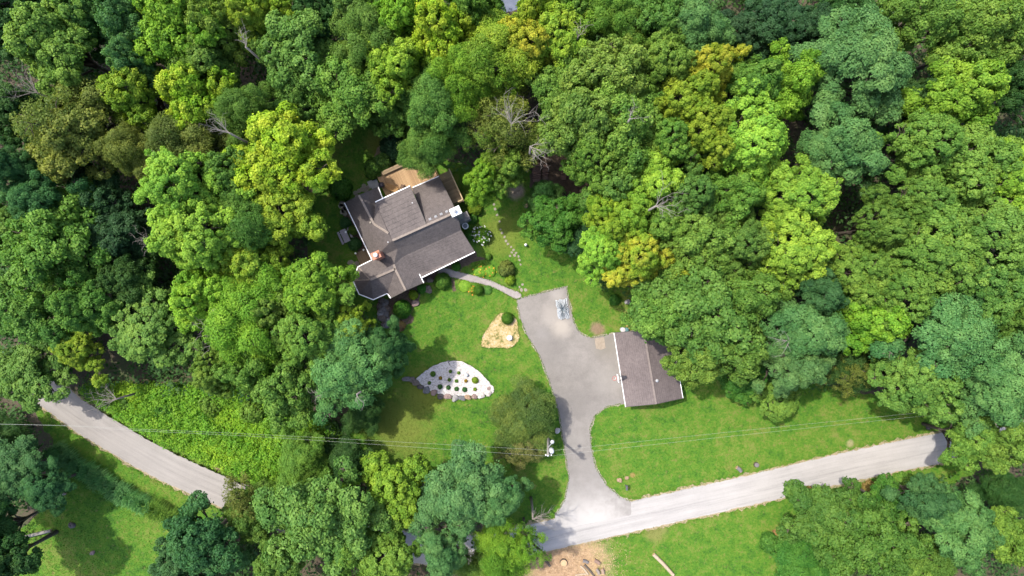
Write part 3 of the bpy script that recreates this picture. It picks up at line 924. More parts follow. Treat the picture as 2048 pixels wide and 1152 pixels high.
# kettle grill
gp = P(762, 369.5, 1.7)
gr = thing('kettle_grill', (gp[0], gp[1], 0.82), 'round black kettle grill on the back deck', 'grill')
MB().lathe((gp[0], gp[1], 1.45), [(0.05, -0.28), (0.22, -0.2), (0.33, 0.0), (0.33, 0.02)], 18).build('bowl', M['darkmetal'], gr, True)
MB().lathe((gp[0], gp[1], 1.48), [(0.34, 0.0), (0.31, 0.12), (0.18, 0.22), (0.03, 0.25)], 18).build('lid', simple('grill_lid', (0.07, 0.065, 0.085), (0.05, 0.045, 0.06), 4, 0.3), gr, True)
MB().tube([(gp[0] - 0.08, gp[1], 1.75), (gp[0], gp[1], 1.79), (gp[0] + 0.08, gp[1], 1.75)], 0.015).build('handle', M['wood'], gr)
for k in range(3):
    a = k * 2.094
    MB().tube([(gp[0] + 0.15 * math.cos(a), gp[1] + 0.15 * math.sin(a), 1.25), (gp[0] + 0.28 * math.cos(a), gp[1] + 0.28 * math.sin(a), 0.82)], 0.016).build('leg', M['metal'], gr)
# wooden lounge chair beside the grill
lp = P(783, 375.5, 1.15)
ld = np.array((0.93, -0.36, 0)); ls = np.array((0.36, 0.93, 0)); la = math.atan2(-0.36, 0.93)
lo = thing('lounge_chair', (lp[0], lp[1], 0.82), 'brown slatted wooden lounge chair beside the kettle grill', 'lounge chair')
for k in range(5):
    MB().box(lp + ls * (k * 0.11 - 0.22), (1.55, 0.085, 0.035), la).build('slat', M['wood'], lo)
for s in (-0.3, 0.3):
    MB().box(lp + ls * s + (0, 0, 0.2), (1.1, 0.07, 0.05), la).build('armrest', M['wood'], lo)
    for e in (-0.6, 0.6):
        MB().box(lp + ls * s + ld * e + (0, 0, -0.08), (0.07, 0.07, 0.5), la).build('leg', M['wood'], lo)
cp = P(805, 373, 1.15)
so = thing('deck_chair', (cp[0], cp[1], 0.82), 'dark wooden chair tucked against the white dormer eave on the deck', 'chair')
dkw = simple('dark_stained_wood', (0.13, 0.075, 0.045), (0.08, 0.045, 0.03), 5, 0.7)
for k in range(4):
    MB().box(cp + ls * (k * 0.11 - 0.17), (0.45, 0.09, 0.03), la).build('slat', dkw, so)
MB().box(cp + ld * 0.24 + (0, 0, 0.28), (0.05, 0.5, 0.55), la).build('backrest', dkw, so)
for s in (-0.2, 0.2):
    for e in (-0.2, 0.2):
        MB().box(cp + ls * s + ld * e + (0, 0, -0.17), (0.05, 0.05, 0.32), la).build('leg', dkw, so)
# picnic table
tablem = simple('silvered_wood', (0.50, 0.46, 0.46), (0.38, 0.34, 0.34), 6, 0.8)
pt = P(690, 471.5, 0.75)
tb = thing('picnic_table', (pt[0], pt[1], 0), 'weathered grey picnic table on the shaded lawn left of the house', 'picnic table')
for k in range(5):
    MB().box(pt + ax * (k * 0.145 - 0.29), (1.55, 0.135, 0.045), HA - math.pi / 2).build('tabletop_board', tablem, tb)
for s in (-0.66, 0.62):
    for k in (0, 1):
        MB().box(pt + ax * (s + k * 0.12 - 0.06) + (0, 0, -0.3), (1.55, 0.11, 0.04), HA - math.pi / 2).build('bench_board', tablem, tb)
for s in (-0.55, 0.55):
    MB().box(pt + bx_ * s + (0, 0, -0.36), (1.4, 0.06, 0.1), HA).build('crossbar', tablem, tb)
    for e in (-1, 1):
        p0 = pt + bx_ * s + ax * 0.2 * e; p1 = pt + bx_ * s + ax * 0.55 * e
        MB().bar((p0[0], p0[1], 0.7), (p1[0], p1[1], 0.0), 0.06, 0.09).build('leg', tablem, tb)
pl = P(691.5, 464, 0.8)
o = MB().lathe(pl, [(0.05, 0), (0.12, 0.01), (0.13, 0.03)], 12).build('plate', M['white'], origin=pl); tag(o, 'small white dish on the grey picnic table', 'dish')

# ---------------------------------------------------------------- garage
GV = {k: P(*q) for k, q in dict(A=(1227.7, 665.6, 2.75), B=(1251, 813.7, 2.75), R0=(1287.5, 661, 4.3), R1=(1312, 808, 4.3), C=(1341, 652, 2.75), D=(1365.8, 796.2, 2.75)).items()}
gx = GV['B'] - GV['A']; gl = np.linalg.norm(gx[:2]); gx = gx / np.linalg.norm(gx); gn = np.array((-gx[1], gx[0], 0))   # gx down the doors' side, gn towards the back
GA = math.atan2(gx[1], gx[0])
garage = thing('garage', (GV['A'] + GV['D']) / 2 * (1, 1, 0), 'detached garage with dark brown gable roof right of the driveway', 'garage')
gr_ = MB().add([GV['A'], GV['B'], GV['R1'], GV['R0'], GV['D'], GV['C']], [(0, 1, 2, 3), (3, 2, 4, 5)]).build('roof', M['groof'], garage)
if gr_.data.polygons[0].normal.z < 0: gr_.data.flip_normals()
s2 = gr_.modifiers.new('thick', 'SOLIDIFY'); s2.thickness = 0.14; s2.offset = -1
edge_board(GV['A'], GV['B'], M['white'], 'gutter', gr_, 0.07, 0.14)
edge_board(GV['C'], GV['D'], M['white'], 'gutter', gr_, 0.06, 0.12)
edge_board(GV['R0'], GV['R1'], simple('garage_ridge', (0.25, 0.21, 0.19), (0.18, 0.15, 0.135), 4, 0.95), 'ridge_cap', gr_, 0.22, 0.05, 0.03)
for a, b in (('A', 'R0'), ('R0', 'C'), ('B', 'R1'), ('R1', 'D')):
    edge_board(GV[a], GV[b], fm, 'fascia', gr_, 0.06, 0.18, -0.08)
q = P(1313.5, 761, 4.0)
MB().lathe(q - (0, 0, 0.3), [(0.13, 0), (0.13, 0.4), (0.19, 0.43), (0.17, 0.52), (0.03, 0.56)], 12).build('roof_vent', M['metal'], gr_, True)
gw = MB()
i0, i1 = 0.35, gl - 0.35
A = GV['A'] * (1, 1, 0)
wid = float(np.dot((GV['C'] - GV['A'])[:2], gn[:2])) if np.dot((GV['C'] - GV['A'])[:2], gn[:2]) > 0 else -float(np.dot((GV['C'] - GV['A'])[:2], gn[:2]))
if np.dot((GV['C'] - GV['A'])[:2], gn[:2]) < 0: gn = -gn
def gp_(s, t, z): return A + gx * s + gn * t + np.array((0, 0, z))
t0, t1 = 0.5, wid - 0.4
for p, q in ((gp_(i0, t0, 1.3), gp_(i1, t0, 1.3)), (gp_(i0, t1, 1.3), gp_(i1, t1, 1.3)), (gp_(i0, t0, 1.3), gp_(i0, t1, 1.3)), (gp_(i1, t0, 1.3), gp_(i1, t1, 1.3))):
    gw.bar(p, q, 0.14, 2.6)
for s in (i0, i1):
    a, b, c = gp_(s, t0, 2.6), gp_(s, t1, 2.6), gp_(s, (t0 + t1) / 2, 4.0)
    e = gx * 0.06
    gw.add([a - e, b - e, c - e, a + e, b + e, c + e], [(0, 1, 2), (3, 5, 4), (0, 2, 5, 3), (1, 4, 5, 2)])
gw.build('wall', simple('garage_siding', (0.62, 0.58, 0.5), (0.54, 0.5, 0.43), 3, 0.7), garage)
for s in (0.27, 0.72):
    p = gp_(gl * s, t0 - 0.09, 1.1)
    dr = MB().box(p, (2.7, 0.06, 2.2), GA).build('garage_door', M['white'], garage)
    for k in range(4):
        MB().box(p - gn * 0.035 + (0, 0, -0.8 + k * 0.54), (2.6, 0.03, 0.46), GA).build('door_panel', M['white'], dr)
# basketball hoop bracketed to the eave
hb = P(1235.6, 756.5, 3.3)
hoop = thing('basketball_hoop', (hb[0], hb[1], 2.8), 'basketball hoop with white backboard over the garage doors', 'basketball hoop')
MB().box(hb, (0.9, 0.05, 0.75), GA).build('backboard', M['white'], hoop)
pts = [hb - gn * 0.33 + gx * 0.23 * math.cos(a) + gn * 0.23 * math.sin(a) + (0, 0, -0.25) for a in np.linspace(0, 2 * math.pi, 19)]
MB().tube(pts, 0.022, 5, False).build('rim', M['red'], hoop)
nb = MB()
for i in range(12):
    a = 2 * math.pi * i / 12; a2 = a + 0.4
    c = hb - gn * 0.33 + (0, 0, -0.25)
    nb.tube([c + (gx * math.cos(a) + gn * math.sin(a)) * 0.22, c + (gx * math.cos(a2) + gn * math.sin(a2)) * 0.12 + (0, 0, -0.4)], 0.008, 4)
nb.build('net', M['white'], hoop)
for s in (-0.3, 0.3):
    MB().bar(hb + gx * s + (0, 0, 0.15), hb + gn * 0.9 + gx * s * 0.4 + (0, 0, -0.05), 0.05, 0.05).build('bracket', M['darkmetal'], hoop)
MB().bar(hb + gn * 0.45 + gx * 0.35 + (0, 0, 0.03), hb + gn * 0.45 - gx * 0.35 + (0, 0, 0.03), 0.05, 0.05).build('crossbar', M['darkmetal'], hoop)
MB().box(hb + gn * 0.75 + (0, 0, 0.0), (0.3, 0.5, 0.06), GA).build('mount_plate', M['darkmetal'], hoop)

# barrels, lumber and a folded mat by the garage
def barrel(name, u, v, r, h, m, label, cat, lidm=None):
    q = P(u, v)
    t = thing(name, q, label, cat)
    MB().lathe(q, [(r * .88, 0), (r, h * .3), (r, h * .7), (r * .95, h)], 16).build('body', m, t, True)
    MB().lathe(q + (0, 0, h), [(r * 1.05, 0), (r * 1.05, 0.04), (r * .9, 0.08), (r * .3, 0.1)], 16).build('lid', lidm or m, t)
    MB().bar(q + (-r * .3, 0, h + .12), q + (r * .3, 0, h + .12), .04, .03).build('handle', lidm or m, t)
    return t
barrel('barrel', 1243.5, 658.7, 0.28, 0.85, simple('pale_plastic', (0.55, 0.53, 0.56), (0.45, 0.44, 0.46), 4, 0.5), 'pale grey barrel at the upper garage corner', 'barrel')
barrel('bin', 1251, 658.8, 0.24, 0.8, simple('teal_plastic', (0.10, 0.22, 0.24), (0.07, 0.16, 0.18), 4, 0.5), 'teal bin between the pale barrel and the lumber by the garage', 'bin')
barrel('bucket', 1019, 675, 0.31, 0.45, simple('white_plastic', (0.66, 0.68, 0.72), (0.55, 0.57, 0.6), 3, 0.45), 'white round bucket standing on the straw bed', 'bucket')
barrel('lantern', 932.7, 749, 0.2, 0.5, simple('pale_ceramic', (0.62, 0.66, 0.70), (0.4, 0.44, 0.48), 5, 0.4), 'small pale garden pot on the white gravel bed', 'pot')
for i, (u0, v0, u1, v1, lab) in enumerate(((1252, 650, 1265, 646.5, 'short'), (1264, 643, 1283, 640, 'long'), (1257, 654, 1268, 651.5, 'lower'))):
    pile = thing('lumber_stack', P((u0 + u1) / 2, (v0 + v1) / 2), {'short': 'short orange lumber stack nearest the teal bin', 'long': 'longest orange lumber stack at the tree above the garage', 'lower': 'low lumber stack against the garage gable'}[lab], 'lumber', 'lumber above the garage')
    for k in range(3):
        a, b = P(u0, v0) + (0, k * 0.14 - .14, 0.1), P(u1, v1) + (0, k * 0.14 - .14, 0.1)
        MB().bar(a, b, 0.12, 0.07).build('plank', M['wood'], pile)
    a, b = P(u0, v0) + (0.1, -0.02, 0.18), P(u1, v1) + (-0.1, 0.06, 0.18)
    MB().bar(a, b, 0.12, 0.06).build('plank', M['wood'], pile)
# muddy tyre mat with raised ribs
mt = thing('ribbed_mat', P(1205, 685, 0), 'tan ribbed mat lying on the driveway near the garage corner', 'mat')
mm = simple('tan_mat', (0.36, 0.30, 0.23), (0.26, 0.22, 0.17), 3, 0.95)
MB().prism([P(u, v)[:2] for u, v in ((1189, 677), (1208, 674), (1211, 696), (1202, 699.5), (1192, 697))], 0.045, 0.058).build('base', mm, mt)
for k in range(7):
    u = 1191.5 + k * 2.5
    MB().bar(P(u, 678.5 - k * 0.3, 0.06), P(u + 2, 695.5, 0.06), 0.05, 0.03).build('rib', mm, mt)

# crumpled tarp on the driveway
def tarp():
    c = P(1125, 618)
    e1 = P(1135, 597) - P(1112, 600); e2 = P(1118, 641) - P(1112, 600)
    n = 60
    rs = np.random.RandomState(5)
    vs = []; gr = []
    amp = rs.uniform(0.5, 1.0, 40)
    for j in range(n + 1):
        for i in range(n + 1):
            s, t = i / n - .5, j / n - .5
            a = math.atan2(t, s); r = math.hypot(s, t)
            f = abs(math.sin(a * 6.5 + 2.2 * math.sin(a * 3 + 1))) * 0.6 + 0.4 * abs(math.sin(a * 11 + 4 * r))
            h = 0.62 * f * min(1, r * 5) * max(0, 1 - r * 1.5) + 0.04 * math.sin(s * 31 + t * 17) * math.sin(t * 27)
            w = 1 + 0.05 * math.sin(a * 7 + 1) + 0.03 * math.sin(a * 13)
            p = c + (e1 * s * 1.0 + e2 * t * 0.95) * w
            vs.append((p[0], p[1], 0.08 + max(h, 0) + 0.02))
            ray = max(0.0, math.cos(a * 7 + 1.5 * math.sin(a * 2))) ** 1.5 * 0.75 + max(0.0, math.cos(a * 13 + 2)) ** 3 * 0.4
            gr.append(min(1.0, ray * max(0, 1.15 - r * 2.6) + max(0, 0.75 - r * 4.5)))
    fs = [(j * (n + 1) + i, j * (n + 1) + i + 1, (j + 1) * (n + 1) + i + 1, (j + 1) * (n + 1) + i) for j in range(n) for i in range(n)]
    m, nt, b = mat('blue_grey_tarp')
    at = nt.nodes.new('ShaderNodeAttribute'); at.attribute_name = 'fold_shade'
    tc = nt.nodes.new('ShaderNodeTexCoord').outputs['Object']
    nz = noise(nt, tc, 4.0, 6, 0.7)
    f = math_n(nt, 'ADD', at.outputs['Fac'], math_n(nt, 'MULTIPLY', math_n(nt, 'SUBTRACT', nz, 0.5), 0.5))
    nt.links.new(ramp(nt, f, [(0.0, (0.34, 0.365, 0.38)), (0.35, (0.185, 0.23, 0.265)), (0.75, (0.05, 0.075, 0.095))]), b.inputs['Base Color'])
    b.inputs['Roughness'].default_value = 0.45
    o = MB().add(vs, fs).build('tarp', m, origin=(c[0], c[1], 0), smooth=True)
    if o.data.polygons[0].normal.z < 0: o.data.flip_normals()
    ga = o.data.attributes.new('fold_shade', 'FLOAT', 'POINT')     # shade of the radial folds, painted into the colour as a dark star
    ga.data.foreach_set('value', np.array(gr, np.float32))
    tag(o, 'crumpled blue white tarp spread near the top of the driveway', 'tarp')
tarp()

# ---------------------------------------------------------------- utility pole and wires
PB = P(1097, 860); PT = P(1096, 911, 11.4)
pole = thing('utility_pole', PB, 'wooden utility pole with transformer beside the driveway', 'utility pole')
MB().tube([PB, PB + (PT - PB) * 0.5, PT], [0.17, 0.145, 0.12], 10).build('pole_shaft', M['pole'], pole, True)
k9 = PB + (PT - PB) * 0.86
tr = MB().lathe(k9 + (0.36, 0.05, -0.55), [(0.05, -0.05), (0.24, 0.0), (0.25, 0.1), (0.25, 0.8), (0.2, 0.88), (0.06, 0.92)], 16).build('transformer', simple('transformer_grey', (0.62, 0.64, 0.65), (0.52, 0.54, 0.55), 3, 0.4), pole, True)
for s in (-0.1, 0.1):
    MB().lathe(k9 + (0.36 + s, 0.05 + s, 0.3), [(0.04, 0), (0.05, 0.06), (0.03, 0.12), (0.045, 0.16), (0.02, 0.25)], 8).build('bushing', M['white'], tr)
lt = k9 + (0.5, 0.75, -0.9)
arm = MB().tube([k9 + (0.05, 0.05, -1.3), k9 + (0.3, 0.45, -1.0), lt], 0.035, 6).build('lamp_arm', M['metal'], pole)
MB().lathe(lt + (0, 0, -0.2), [(0.2, 0), (0.22, 0.1), (0.12, 0.22), (0.04, 0.26)], 14).build('lamp_head', simple('lamp_housing', (0.6, 0.62, 0.62), (0.5, 0.5, 0.5), 4, 0.4), pole, True)
MB().bar(PT + (-0.3, 0.02, -0.35), PT + (0.45, -0.02, -0.35), 0.09, 0.11).build('crossarm', M['pole'], pole)
for s in (-0.2, 0.0, 0.35):
    MB().lathe(PT + (s, 0, -0.28 if s else 0.0), [(0.05, 0), (0.06, 0.08), (0.03, 0.14), (0.05, 0.18), (0.02, 0.22)], 8).build('insulator', M['white'], pole)
def wire(pts, label, r=0.0055):
    w = smooth_line([P(*q) for q in pts], 8, False)
    o = MB().tube(w, r, 5).build('power_line', M['wire'], origin=w[0])
    tag(o, label, 'power line', 'power lines along the road')
ZU, ZL = 10.9, 11.35
wire([(-120, 846, 9.6), (135, 851, 9.0), (270, 858, 8.8), (512, 868.5, 8.9), (1024, 896.5, 10.3), (1095, 902, ZU)], 'upper of the two pale wires running left from the utility pole')
wire([(-120, 845.6, 9.9), (135, 852, 9.4), (270, 861, 9.2), (512, 873, 9.3), (768, 890, 9.9), (1024, 907.5, 10.8), (1096, 912.5, ZL)], 'lower of the two pale wires running left from the utility pole')
wire([(1097, 902, ZU), (1189, 892.5, 10.2), (1536, 856, 8.9), (1886, 821, 8.8), (2120, 800, 9.6)], 'upper of the two pale wires running right from the utility pole')
wire([(1097, 912.5, ZL), (1189, 902, 10.7), (1536, 864.5, 9.3), (1886, 828, 9.1), (2120, 806, 9.9)], 'lower of the two pale wires running right from the utility pole')

# ---------------------------------------------------------------- small things on the lawns
def log(name, u0, v0, u1, v1, r, label, m=None, cat='log', z=0.0):
    a, b = P(u0, v0) + (0, 0, r + z), P(u1, v1) + (0, 0, r + z)
    c = (a + b) / 2
    t = thing(name, (c[0], c[1], 0), label, cat)
    mid = c + np.array((0.04, 0.05, 0.0))
    MB().tube([a, mid, b], [r, r * 0.97, r * 0.9], 10, False).build('bark', m or M['bark'], t, True)
    d = (b - a) / np.linalg.norm(b - a)
    for e, s, rr in ((a, -1, r), (b, 1, r * .9)):
        MB().tube([e - d * s * 0.02, e + d * s * 0.004], rr * 0.97, 10).build('cut_end', cutm, t)
    return t
cutm = simple('cut_wood', (0.60, 0.42, 0.24), (0.45, 0.29, 0.15), 9, 0.85)
palebark = simple('stripped_log', (0.52, 0.42, 0.29), (0.36, 0.28, 0.19), 4, 0.85)
log('log', 1306, 1107, 1346, 1149, 0.22, 'long pale stripped log lying on the lawn below the road', palebark)
def stump(u, v, r, h, label, name='stump', m=None):
    q = P(u, v)
    t = thing(name, q, label, 'stump')
    MB().lathe(q, [(r * 1.12, 0), (r * 1.0, h * .4), (r * .98, h)], 14).build('bark', M['bark'], t, True)
    MB().lathe(q + (0, 0, h - 0.01), [(r * .93, 0), (r * .93, 0.02), (r * .4, 0.03)], 14).build('cut_face', m or cutm, t)
stump(1127, 1124, 0.42, 0.35, 'round stump with pale cut face in the wood chips below the road')
stump(1512, 929, 0.28, 0.3, m=M['greywood'], label='small stump at the roadside, the right of two dark ones')
log('log', 1165, 1120, 1176, 1124, 0.2, 'short grey log piece at the top of the wood chip patch', M['greywood'])
log('log', 1188, 1119, 1199, 1126, 0.22, 'short reddish log piece right of the grey one in the chips', simple('reddish_bark', (0.33, 0.22, 0.16), (0.2, 0.13, 0.1)))
log('log', 1160, 1130, 1176, 1148, 0.13, 'thin split log lying slantwise in the wood chips', palebark)
log('log', 1168, 1128, 1190, 1154, 0.13, 'long dark log lying slantwise to the bottom edge in the chips')
log('log', 1192, 1136, 1198, 1147, 0.2, 'short upright-lying log left of its twin in the chips', simple('grey_bark', (0.32, 0.27, 0.23), (0.2, 0.16, 0.13)))
log('log', 1203, 1136, 1206, 1146, 0.22, 'stubby log piece with orange cut end, rightmost in the chips', simple('tan_bark', (0.40, 0.29, 0.2), (0.25, 0.18, 0.13)))
log('log', 1088, 1118, 1100, 1132, 0.14, 'dark branch piece left of the round stump in the chips')
log('log', 1150, 1150, 1172, 1147, 0.1, 'thin pale limb along the bottom edge in the chips', palebark)
log('log', 1472, 933.5, 1481, 942, 0.24, 'dark short log on the lawn at the roadside', M['greywood'])
log('log', -30, 1093, 108, 1058, 0.2, 'long grey weathered log lying at the lower left corner', M['pole'], z=0.3)
log('log', 118, 991, 134, 986, 0.16, 'short grey log end showing under the teal tree at lower left', M['pole'])
# mailbox group by the driveway mouth
mq = P(1250.5, 970)
mb = thing('mailbox', mq, 'small dark mailbox on a post near the driveway mouth', 'mailbox')
MB().bar(mq, mq + (0, 0, 1.0), 0.1, 0.1).build('post', M['greywood'], mb)
prof = [(-0.12, 0), (0.12, 0), (0.12, 0.16), (0.07, 0.25), (-0.07, 0.25), (-0.12, 0.16)]
bx0 = MB()
vs = [(mq[0] + x, mq[1] + y, 1.0 + z) for y in (-0.28, 0.28) for x, z in prof]
bx0.add(vs, [tuple(range(6)), tuple(range(11, 5, -1))] + [(i, i + 6, (i + 1) % 6 + 6, (i + 1) % 6) for i in range(6)])
bx0.build('box', simple('mailbox_metal', (0.12, 0.125, 0.14), (0.08, 0.08, 0.09), 5, 0.4), mb)
MB().box(mq + (0.14, 0.05, 1.2), (0.02, 0.05, 0.16)).build('flag', M['red'], mb)
single_rock('rock', 1238.5, 960, 0.28, RM['o'], 'mottled brown rock left of the dark mailbox', seed=81)
single_rock('rock', 1253.5, 955.5, 0.22, RM['o'], 'narrow tan rock just above the dark mailbox', seed=82)
single_rock('rock', 145, 1050, 0.35, RM['d'], 'dark rough rock on the shaded lower left lawn', seed=83)
single_rock('rock', 186, 1105, 0.3, RM['p'], 'pinkish rock low on the shaded lower left lawn', seed=84)
single_rock('rock', 1855, 854, 0.3, RM['d'], 'dark rock at the right road edge where the shade begins', seed=85)
single_rock('rock', 1255, 604, 0.35, RM['l'], 'pale rock under the golden tree above the garage', seed=86)
# small statue on the lawn
sq = P(1051.5, 490)
stt = thing('garden_statue', sq, 'small white garden statue on the lawn edge by the dark green tree', 'statue')
MB().box(sq + (0, 0, 0.08), (0.3, 0.3, 0.16), 0.4).build('plinth', RM['l'], stt)
MB().lathe(sq + (0, 0, 0.16), [(0.15, 0), (0.13, 0.2), (0.17, 0.34), (0.14, 0.46), (0.06, 0.52), (0.1, 0.6), (0.1, 0.68), (0.03, 0.75)], 12).build('figure', M['white'], stt, True)
stump(1052, 412, 0.24, 0.4, 'shaded stump in the back lawn beside the dark green tree')
# firewood stacks in the shaded clearing
lm = local_mesh('firewood', MB().tube([(-0.5, 0, 0), (0.5, 0, 0)], 0.5, 7), simple('firewood_bark', (0.27, 0.165, 0.12), (0.12, 0.075, 0.06), 4, 0.9))
for (u, v, wx, wy, lab, sd) in ((1073, 344, 0.95, 2.5, 'dark reddish firewood stack in the shade, left of its neighbour', 1), (1090.7, 344, 0.65, 1.9, 'paler firewood stack under the dead grey branches', 2), (1127.5, 353.5, 0.55, 0.95, 'smallest firewood stack, rightmost in the dark clearing', 3)):
    rs = np.random.RandomState(sd)
    c = P(u, v)
    t = thing('firewood_stack', c, lab, 'firewood', 'firewood stacks in the clearing')
    ny = int(wy / 0.2)
    for l in range(3):
        for k in range(ny - l):
            r = rs.uniform(0.16, 0.22)
            piece(t, 'firewood', lm, c + np.array((rs.uniform(-.05, .05), (k - (ny - l - 1) / 2) * 0.2, 0.1 + l * 0.17)), (rs.uniform(0, 3), 0, rs.uniform(-.12, .12)), (wx * rs.uniform(.85, 1.05), r, r))

# ---------------------------------------------------------------- trees: kinds
def gen_crown(seed, R=4.5, Hc=7.5, base=5.0, nl=9, lobe=0.42, nc=46, clump=0.13, nleaf=95, flat=0.75, L=0.30, W=0.21, up=0.5, jit=0.55, keep=1.0, radial=False):
    rs = np.random.RandomState(seed)
    lobes = []
    ph = rs.uniform(0, 6.28, 3)
    env = lambda a: 1 + 0.20 * math.sin(2 * a + ph[0]) + 0.17 * math.sin(3 * a + ph[1]) + 0.12 * math.sin(5 * a + ph[2])
    for i in range(nl):
        rho = math.sqrt((i + 0.35) / nl)
        th = i * 2.39996 + rs.uniform(-0.35, 0.35)
        rl = R * lobe * rs.uniform(0.62, 1.25) * (1.08 - 0.3 * rho)
        rr = max(0, R - rl) * rho * rs.uniform(0.85, 1.15) * env(th)
        z = base + Hc * (0.42 + 0.26 * (1 - rho ** 2)) + rs.uniform(-0.19, 0.19) * Hc
        lobes.append((rr * math.cos(th), rr * math.sin(th), z, rl))
    for i in range(7):      # small outer sprays that break the outline
        th = rs.uniform(0, 6.28); rl = R * rs.uniform(0.13, 0.21); rr = R * rs.uniform(0.78, 1.02) * env(th)
        lobes.append((rr * math.cos(th), rr * math.sin(th), base + Hc * rs.uniform(0.28, 0.5), rl))
    lobes = np.array(lobes)
    C = []; N = []; T = []; AX = []
    for li, (lx, ly, lz, rl) in enumerate(lobes):
        n = max(8, int(nc * 0.80 * (rl / (R * lobe)) ** 2))
        k = np.arange(n) + 0.5
        dz = 1 - 1.45 * k / n
        a = k * 2.39996 + rs.uniform(0, 6)
        s = np.sqrt(np.clip(1 - dz * dz, 0, 1))
        D = np.stack([s * np.cos(a), s * np.sin(a), dz], 1) + rs.normal(0, 0.12, (n, 3))
        D /= np.linalg.norm(D, axis=1, keepdims=True)
        pos = np.array((lx, ly, lz)) + D * (rl * rs.uniform(0.70, 1.12, (n, 1))) * np.array((1, 1, 0.85))
        d2 = np.linalg.norm((pos[:, None, :] - lobes[None, :, :3]) / np.array((1, 1, 0.9)), axis=2) / lobes[None, :, 3]
        d2[:, li] = 9
        ok = d2.min(1) > 0.72
        pos, D = pos[ok], D[ok]
        lt = rs.normal(0, 0.13)
        for p, d in zip(pos, D):
            if rs.rand() > keep: continue
            rc = R * clump * rs.uniform(0.65, 1.4)
            m = max(10, int(nleaf * (rc / (R * clump)) ** 2))
            q = rs.normal(size=(m, 3)); q[:, 2] += 0.35
            q /= np.linalg.norm(q, axis=1, keepdims=True)
            rad = rc * (0.55 + 0.45 * rs.rand(m, 1) ** 0.5)
            rad = np.where(rs.rand(m, 1) < 0.06, rc * rs.uniform(0.95, 1.5, (m, 1)), rad)
            c = p + q * rad * np.array((1, 1, flat)) + d * rc * 0.15
            nn = q * 0.75 + d * 0.45 + np.array((0, 0, up)) + rs.normal(0, jit, (m, 3))
            C.append(c); N.append(nn)
            T.append(np.clip(rs.normal(0.5 + lt, 0.17) + rs.normal(0, 0.2, m), 0, 1))
            AX.append(q * np.array((1, 1, 0.2)) + d * 0.4)
    C = np.concatenate(C); N = np.concatenate(N); T = np.concatenate(T); AX = np.concatenate(AX)
    n = len(C)
    sz = rs.uniform(0.75, 1.3, n)
    me = leaf_mesh('crown', C, N, L * sz, W * sz, T, rs, axis=AX if radial else None)
    me.materials.append(M['leaf'])
    # trunk with limbs reaching into the crown's boughs
    b = MB()
    top = base + Hc * 0.62
    b.tube([(0, 0, 0), (0.06, 0.02, base * .5), (0.0, 0.08, base), (0.1, 0, top)], [0.34, 0.27, 0.22, 0.08], 8)
    for lx, ly, lz, rl in lobes:
        z0 = base * rs.uniform(0.65, 1.05)
        mid = (lx * .45, ly * .45, z0 + (lz - z0) * .6)
        b.tube([(0, 0, z0), mid, (lx, ly, lz), (lx * 1.15, ly * 1.15, lz + rl * .55)], [0.15, 0.11, 0.06, 0.025], 6)
        for j in range(4):
            a = rs.uniform(0, 6.28); e = rl * 0.9
            b.tube([mid if j % 2 else (lx, ly, lz), (lx + e * math.cos(a) * .5, ly + e * math.sin(a) * .5, lz + .2 * rl), (lx + e * math.cos(a), ly + e * math.sin(a), lz + rl * rs.uniform(0, .5))], [0.06, 0.04, 0.015], 5)
    tm = bpy.data.meshes.new('trunk'); tm.from_pydata(b.v, [], b.f); tm.update(); tm.materials.append(M['bark'])
    tm.polygons.foreach_set('use_smooth', [True] * len(tm.polygons))
    return me, tm, float(C[:, 2].max()), float(np.percentile(np.linalg.norm(C[:, :2], axis=1), 96))

KINDS = {
    'maple': dict(nl=15, lobe=0.35, nc=44, clump=0.098, nleaf=142, keep=0.92, L=0.232, W=0.174),
    'dome': dict(nl=14, lobe=0.37, nc=66, clump=0.078, nleaf=108, keep=0.92, L=0.183, W=0.141, up=0.8, Hc=6.5),
    'locust': dict(nl=17, lobe=0.31, nc=30, clump=0.13, nleaf=215, keep=0.86, flat=0.45, L=0.216, W=0.116, up=0.9, jit=0.45, radial=True, Hc=6.5),
    'walnut': dict(nl=15, lobe=0.35, nc=32, clump=0.15, nleaf=225, flat=0.65, L=0.207, W=0.091, up=0.6, jit=0.6, radial=True),
    'oak': dict(nl=18, lobe=0.31, nc=30, clump=0.112, nleaf=138, keep=0.92, L=0.257, W=0.166, jit=0.6, flat=0.85),
    'sparse': dict(nl=12, lobe=0.36, nc=30, clump=0.12, nleaf=78, L=0.183, W=0.116, jit=0.8, keep=0.8),
}
PROTO = {}
for i, (k, kw) in enumerate(KINDS.items()):
    PROTO[k] = [gen_crown(11 + 7 * i + j * 101, **kw) for j in range(2 if k == 'sparse' else 3)]

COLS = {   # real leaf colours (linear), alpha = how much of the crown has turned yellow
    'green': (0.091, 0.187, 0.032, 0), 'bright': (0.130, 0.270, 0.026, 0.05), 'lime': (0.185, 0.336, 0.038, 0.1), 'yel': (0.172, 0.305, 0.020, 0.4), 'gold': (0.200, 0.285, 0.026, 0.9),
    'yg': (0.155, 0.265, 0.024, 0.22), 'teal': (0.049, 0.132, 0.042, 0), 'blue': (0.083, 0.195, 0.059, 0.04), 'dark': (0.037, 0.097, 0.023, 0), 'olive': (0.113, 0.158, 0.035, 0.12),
    'dusty': (0.093, 0.193, 0.037, 0), 'pale': (0.127, 0.234, 0.039, 0.05), 'mid': (0.113, 0.222, 0.036, 0.04), 'sat': (0.056, 0.166, 0.024, 0), 'forest': (0.062, 0.154, 0.023, 0), 'deep': (0.028, 0.075, 0.028, 0)}

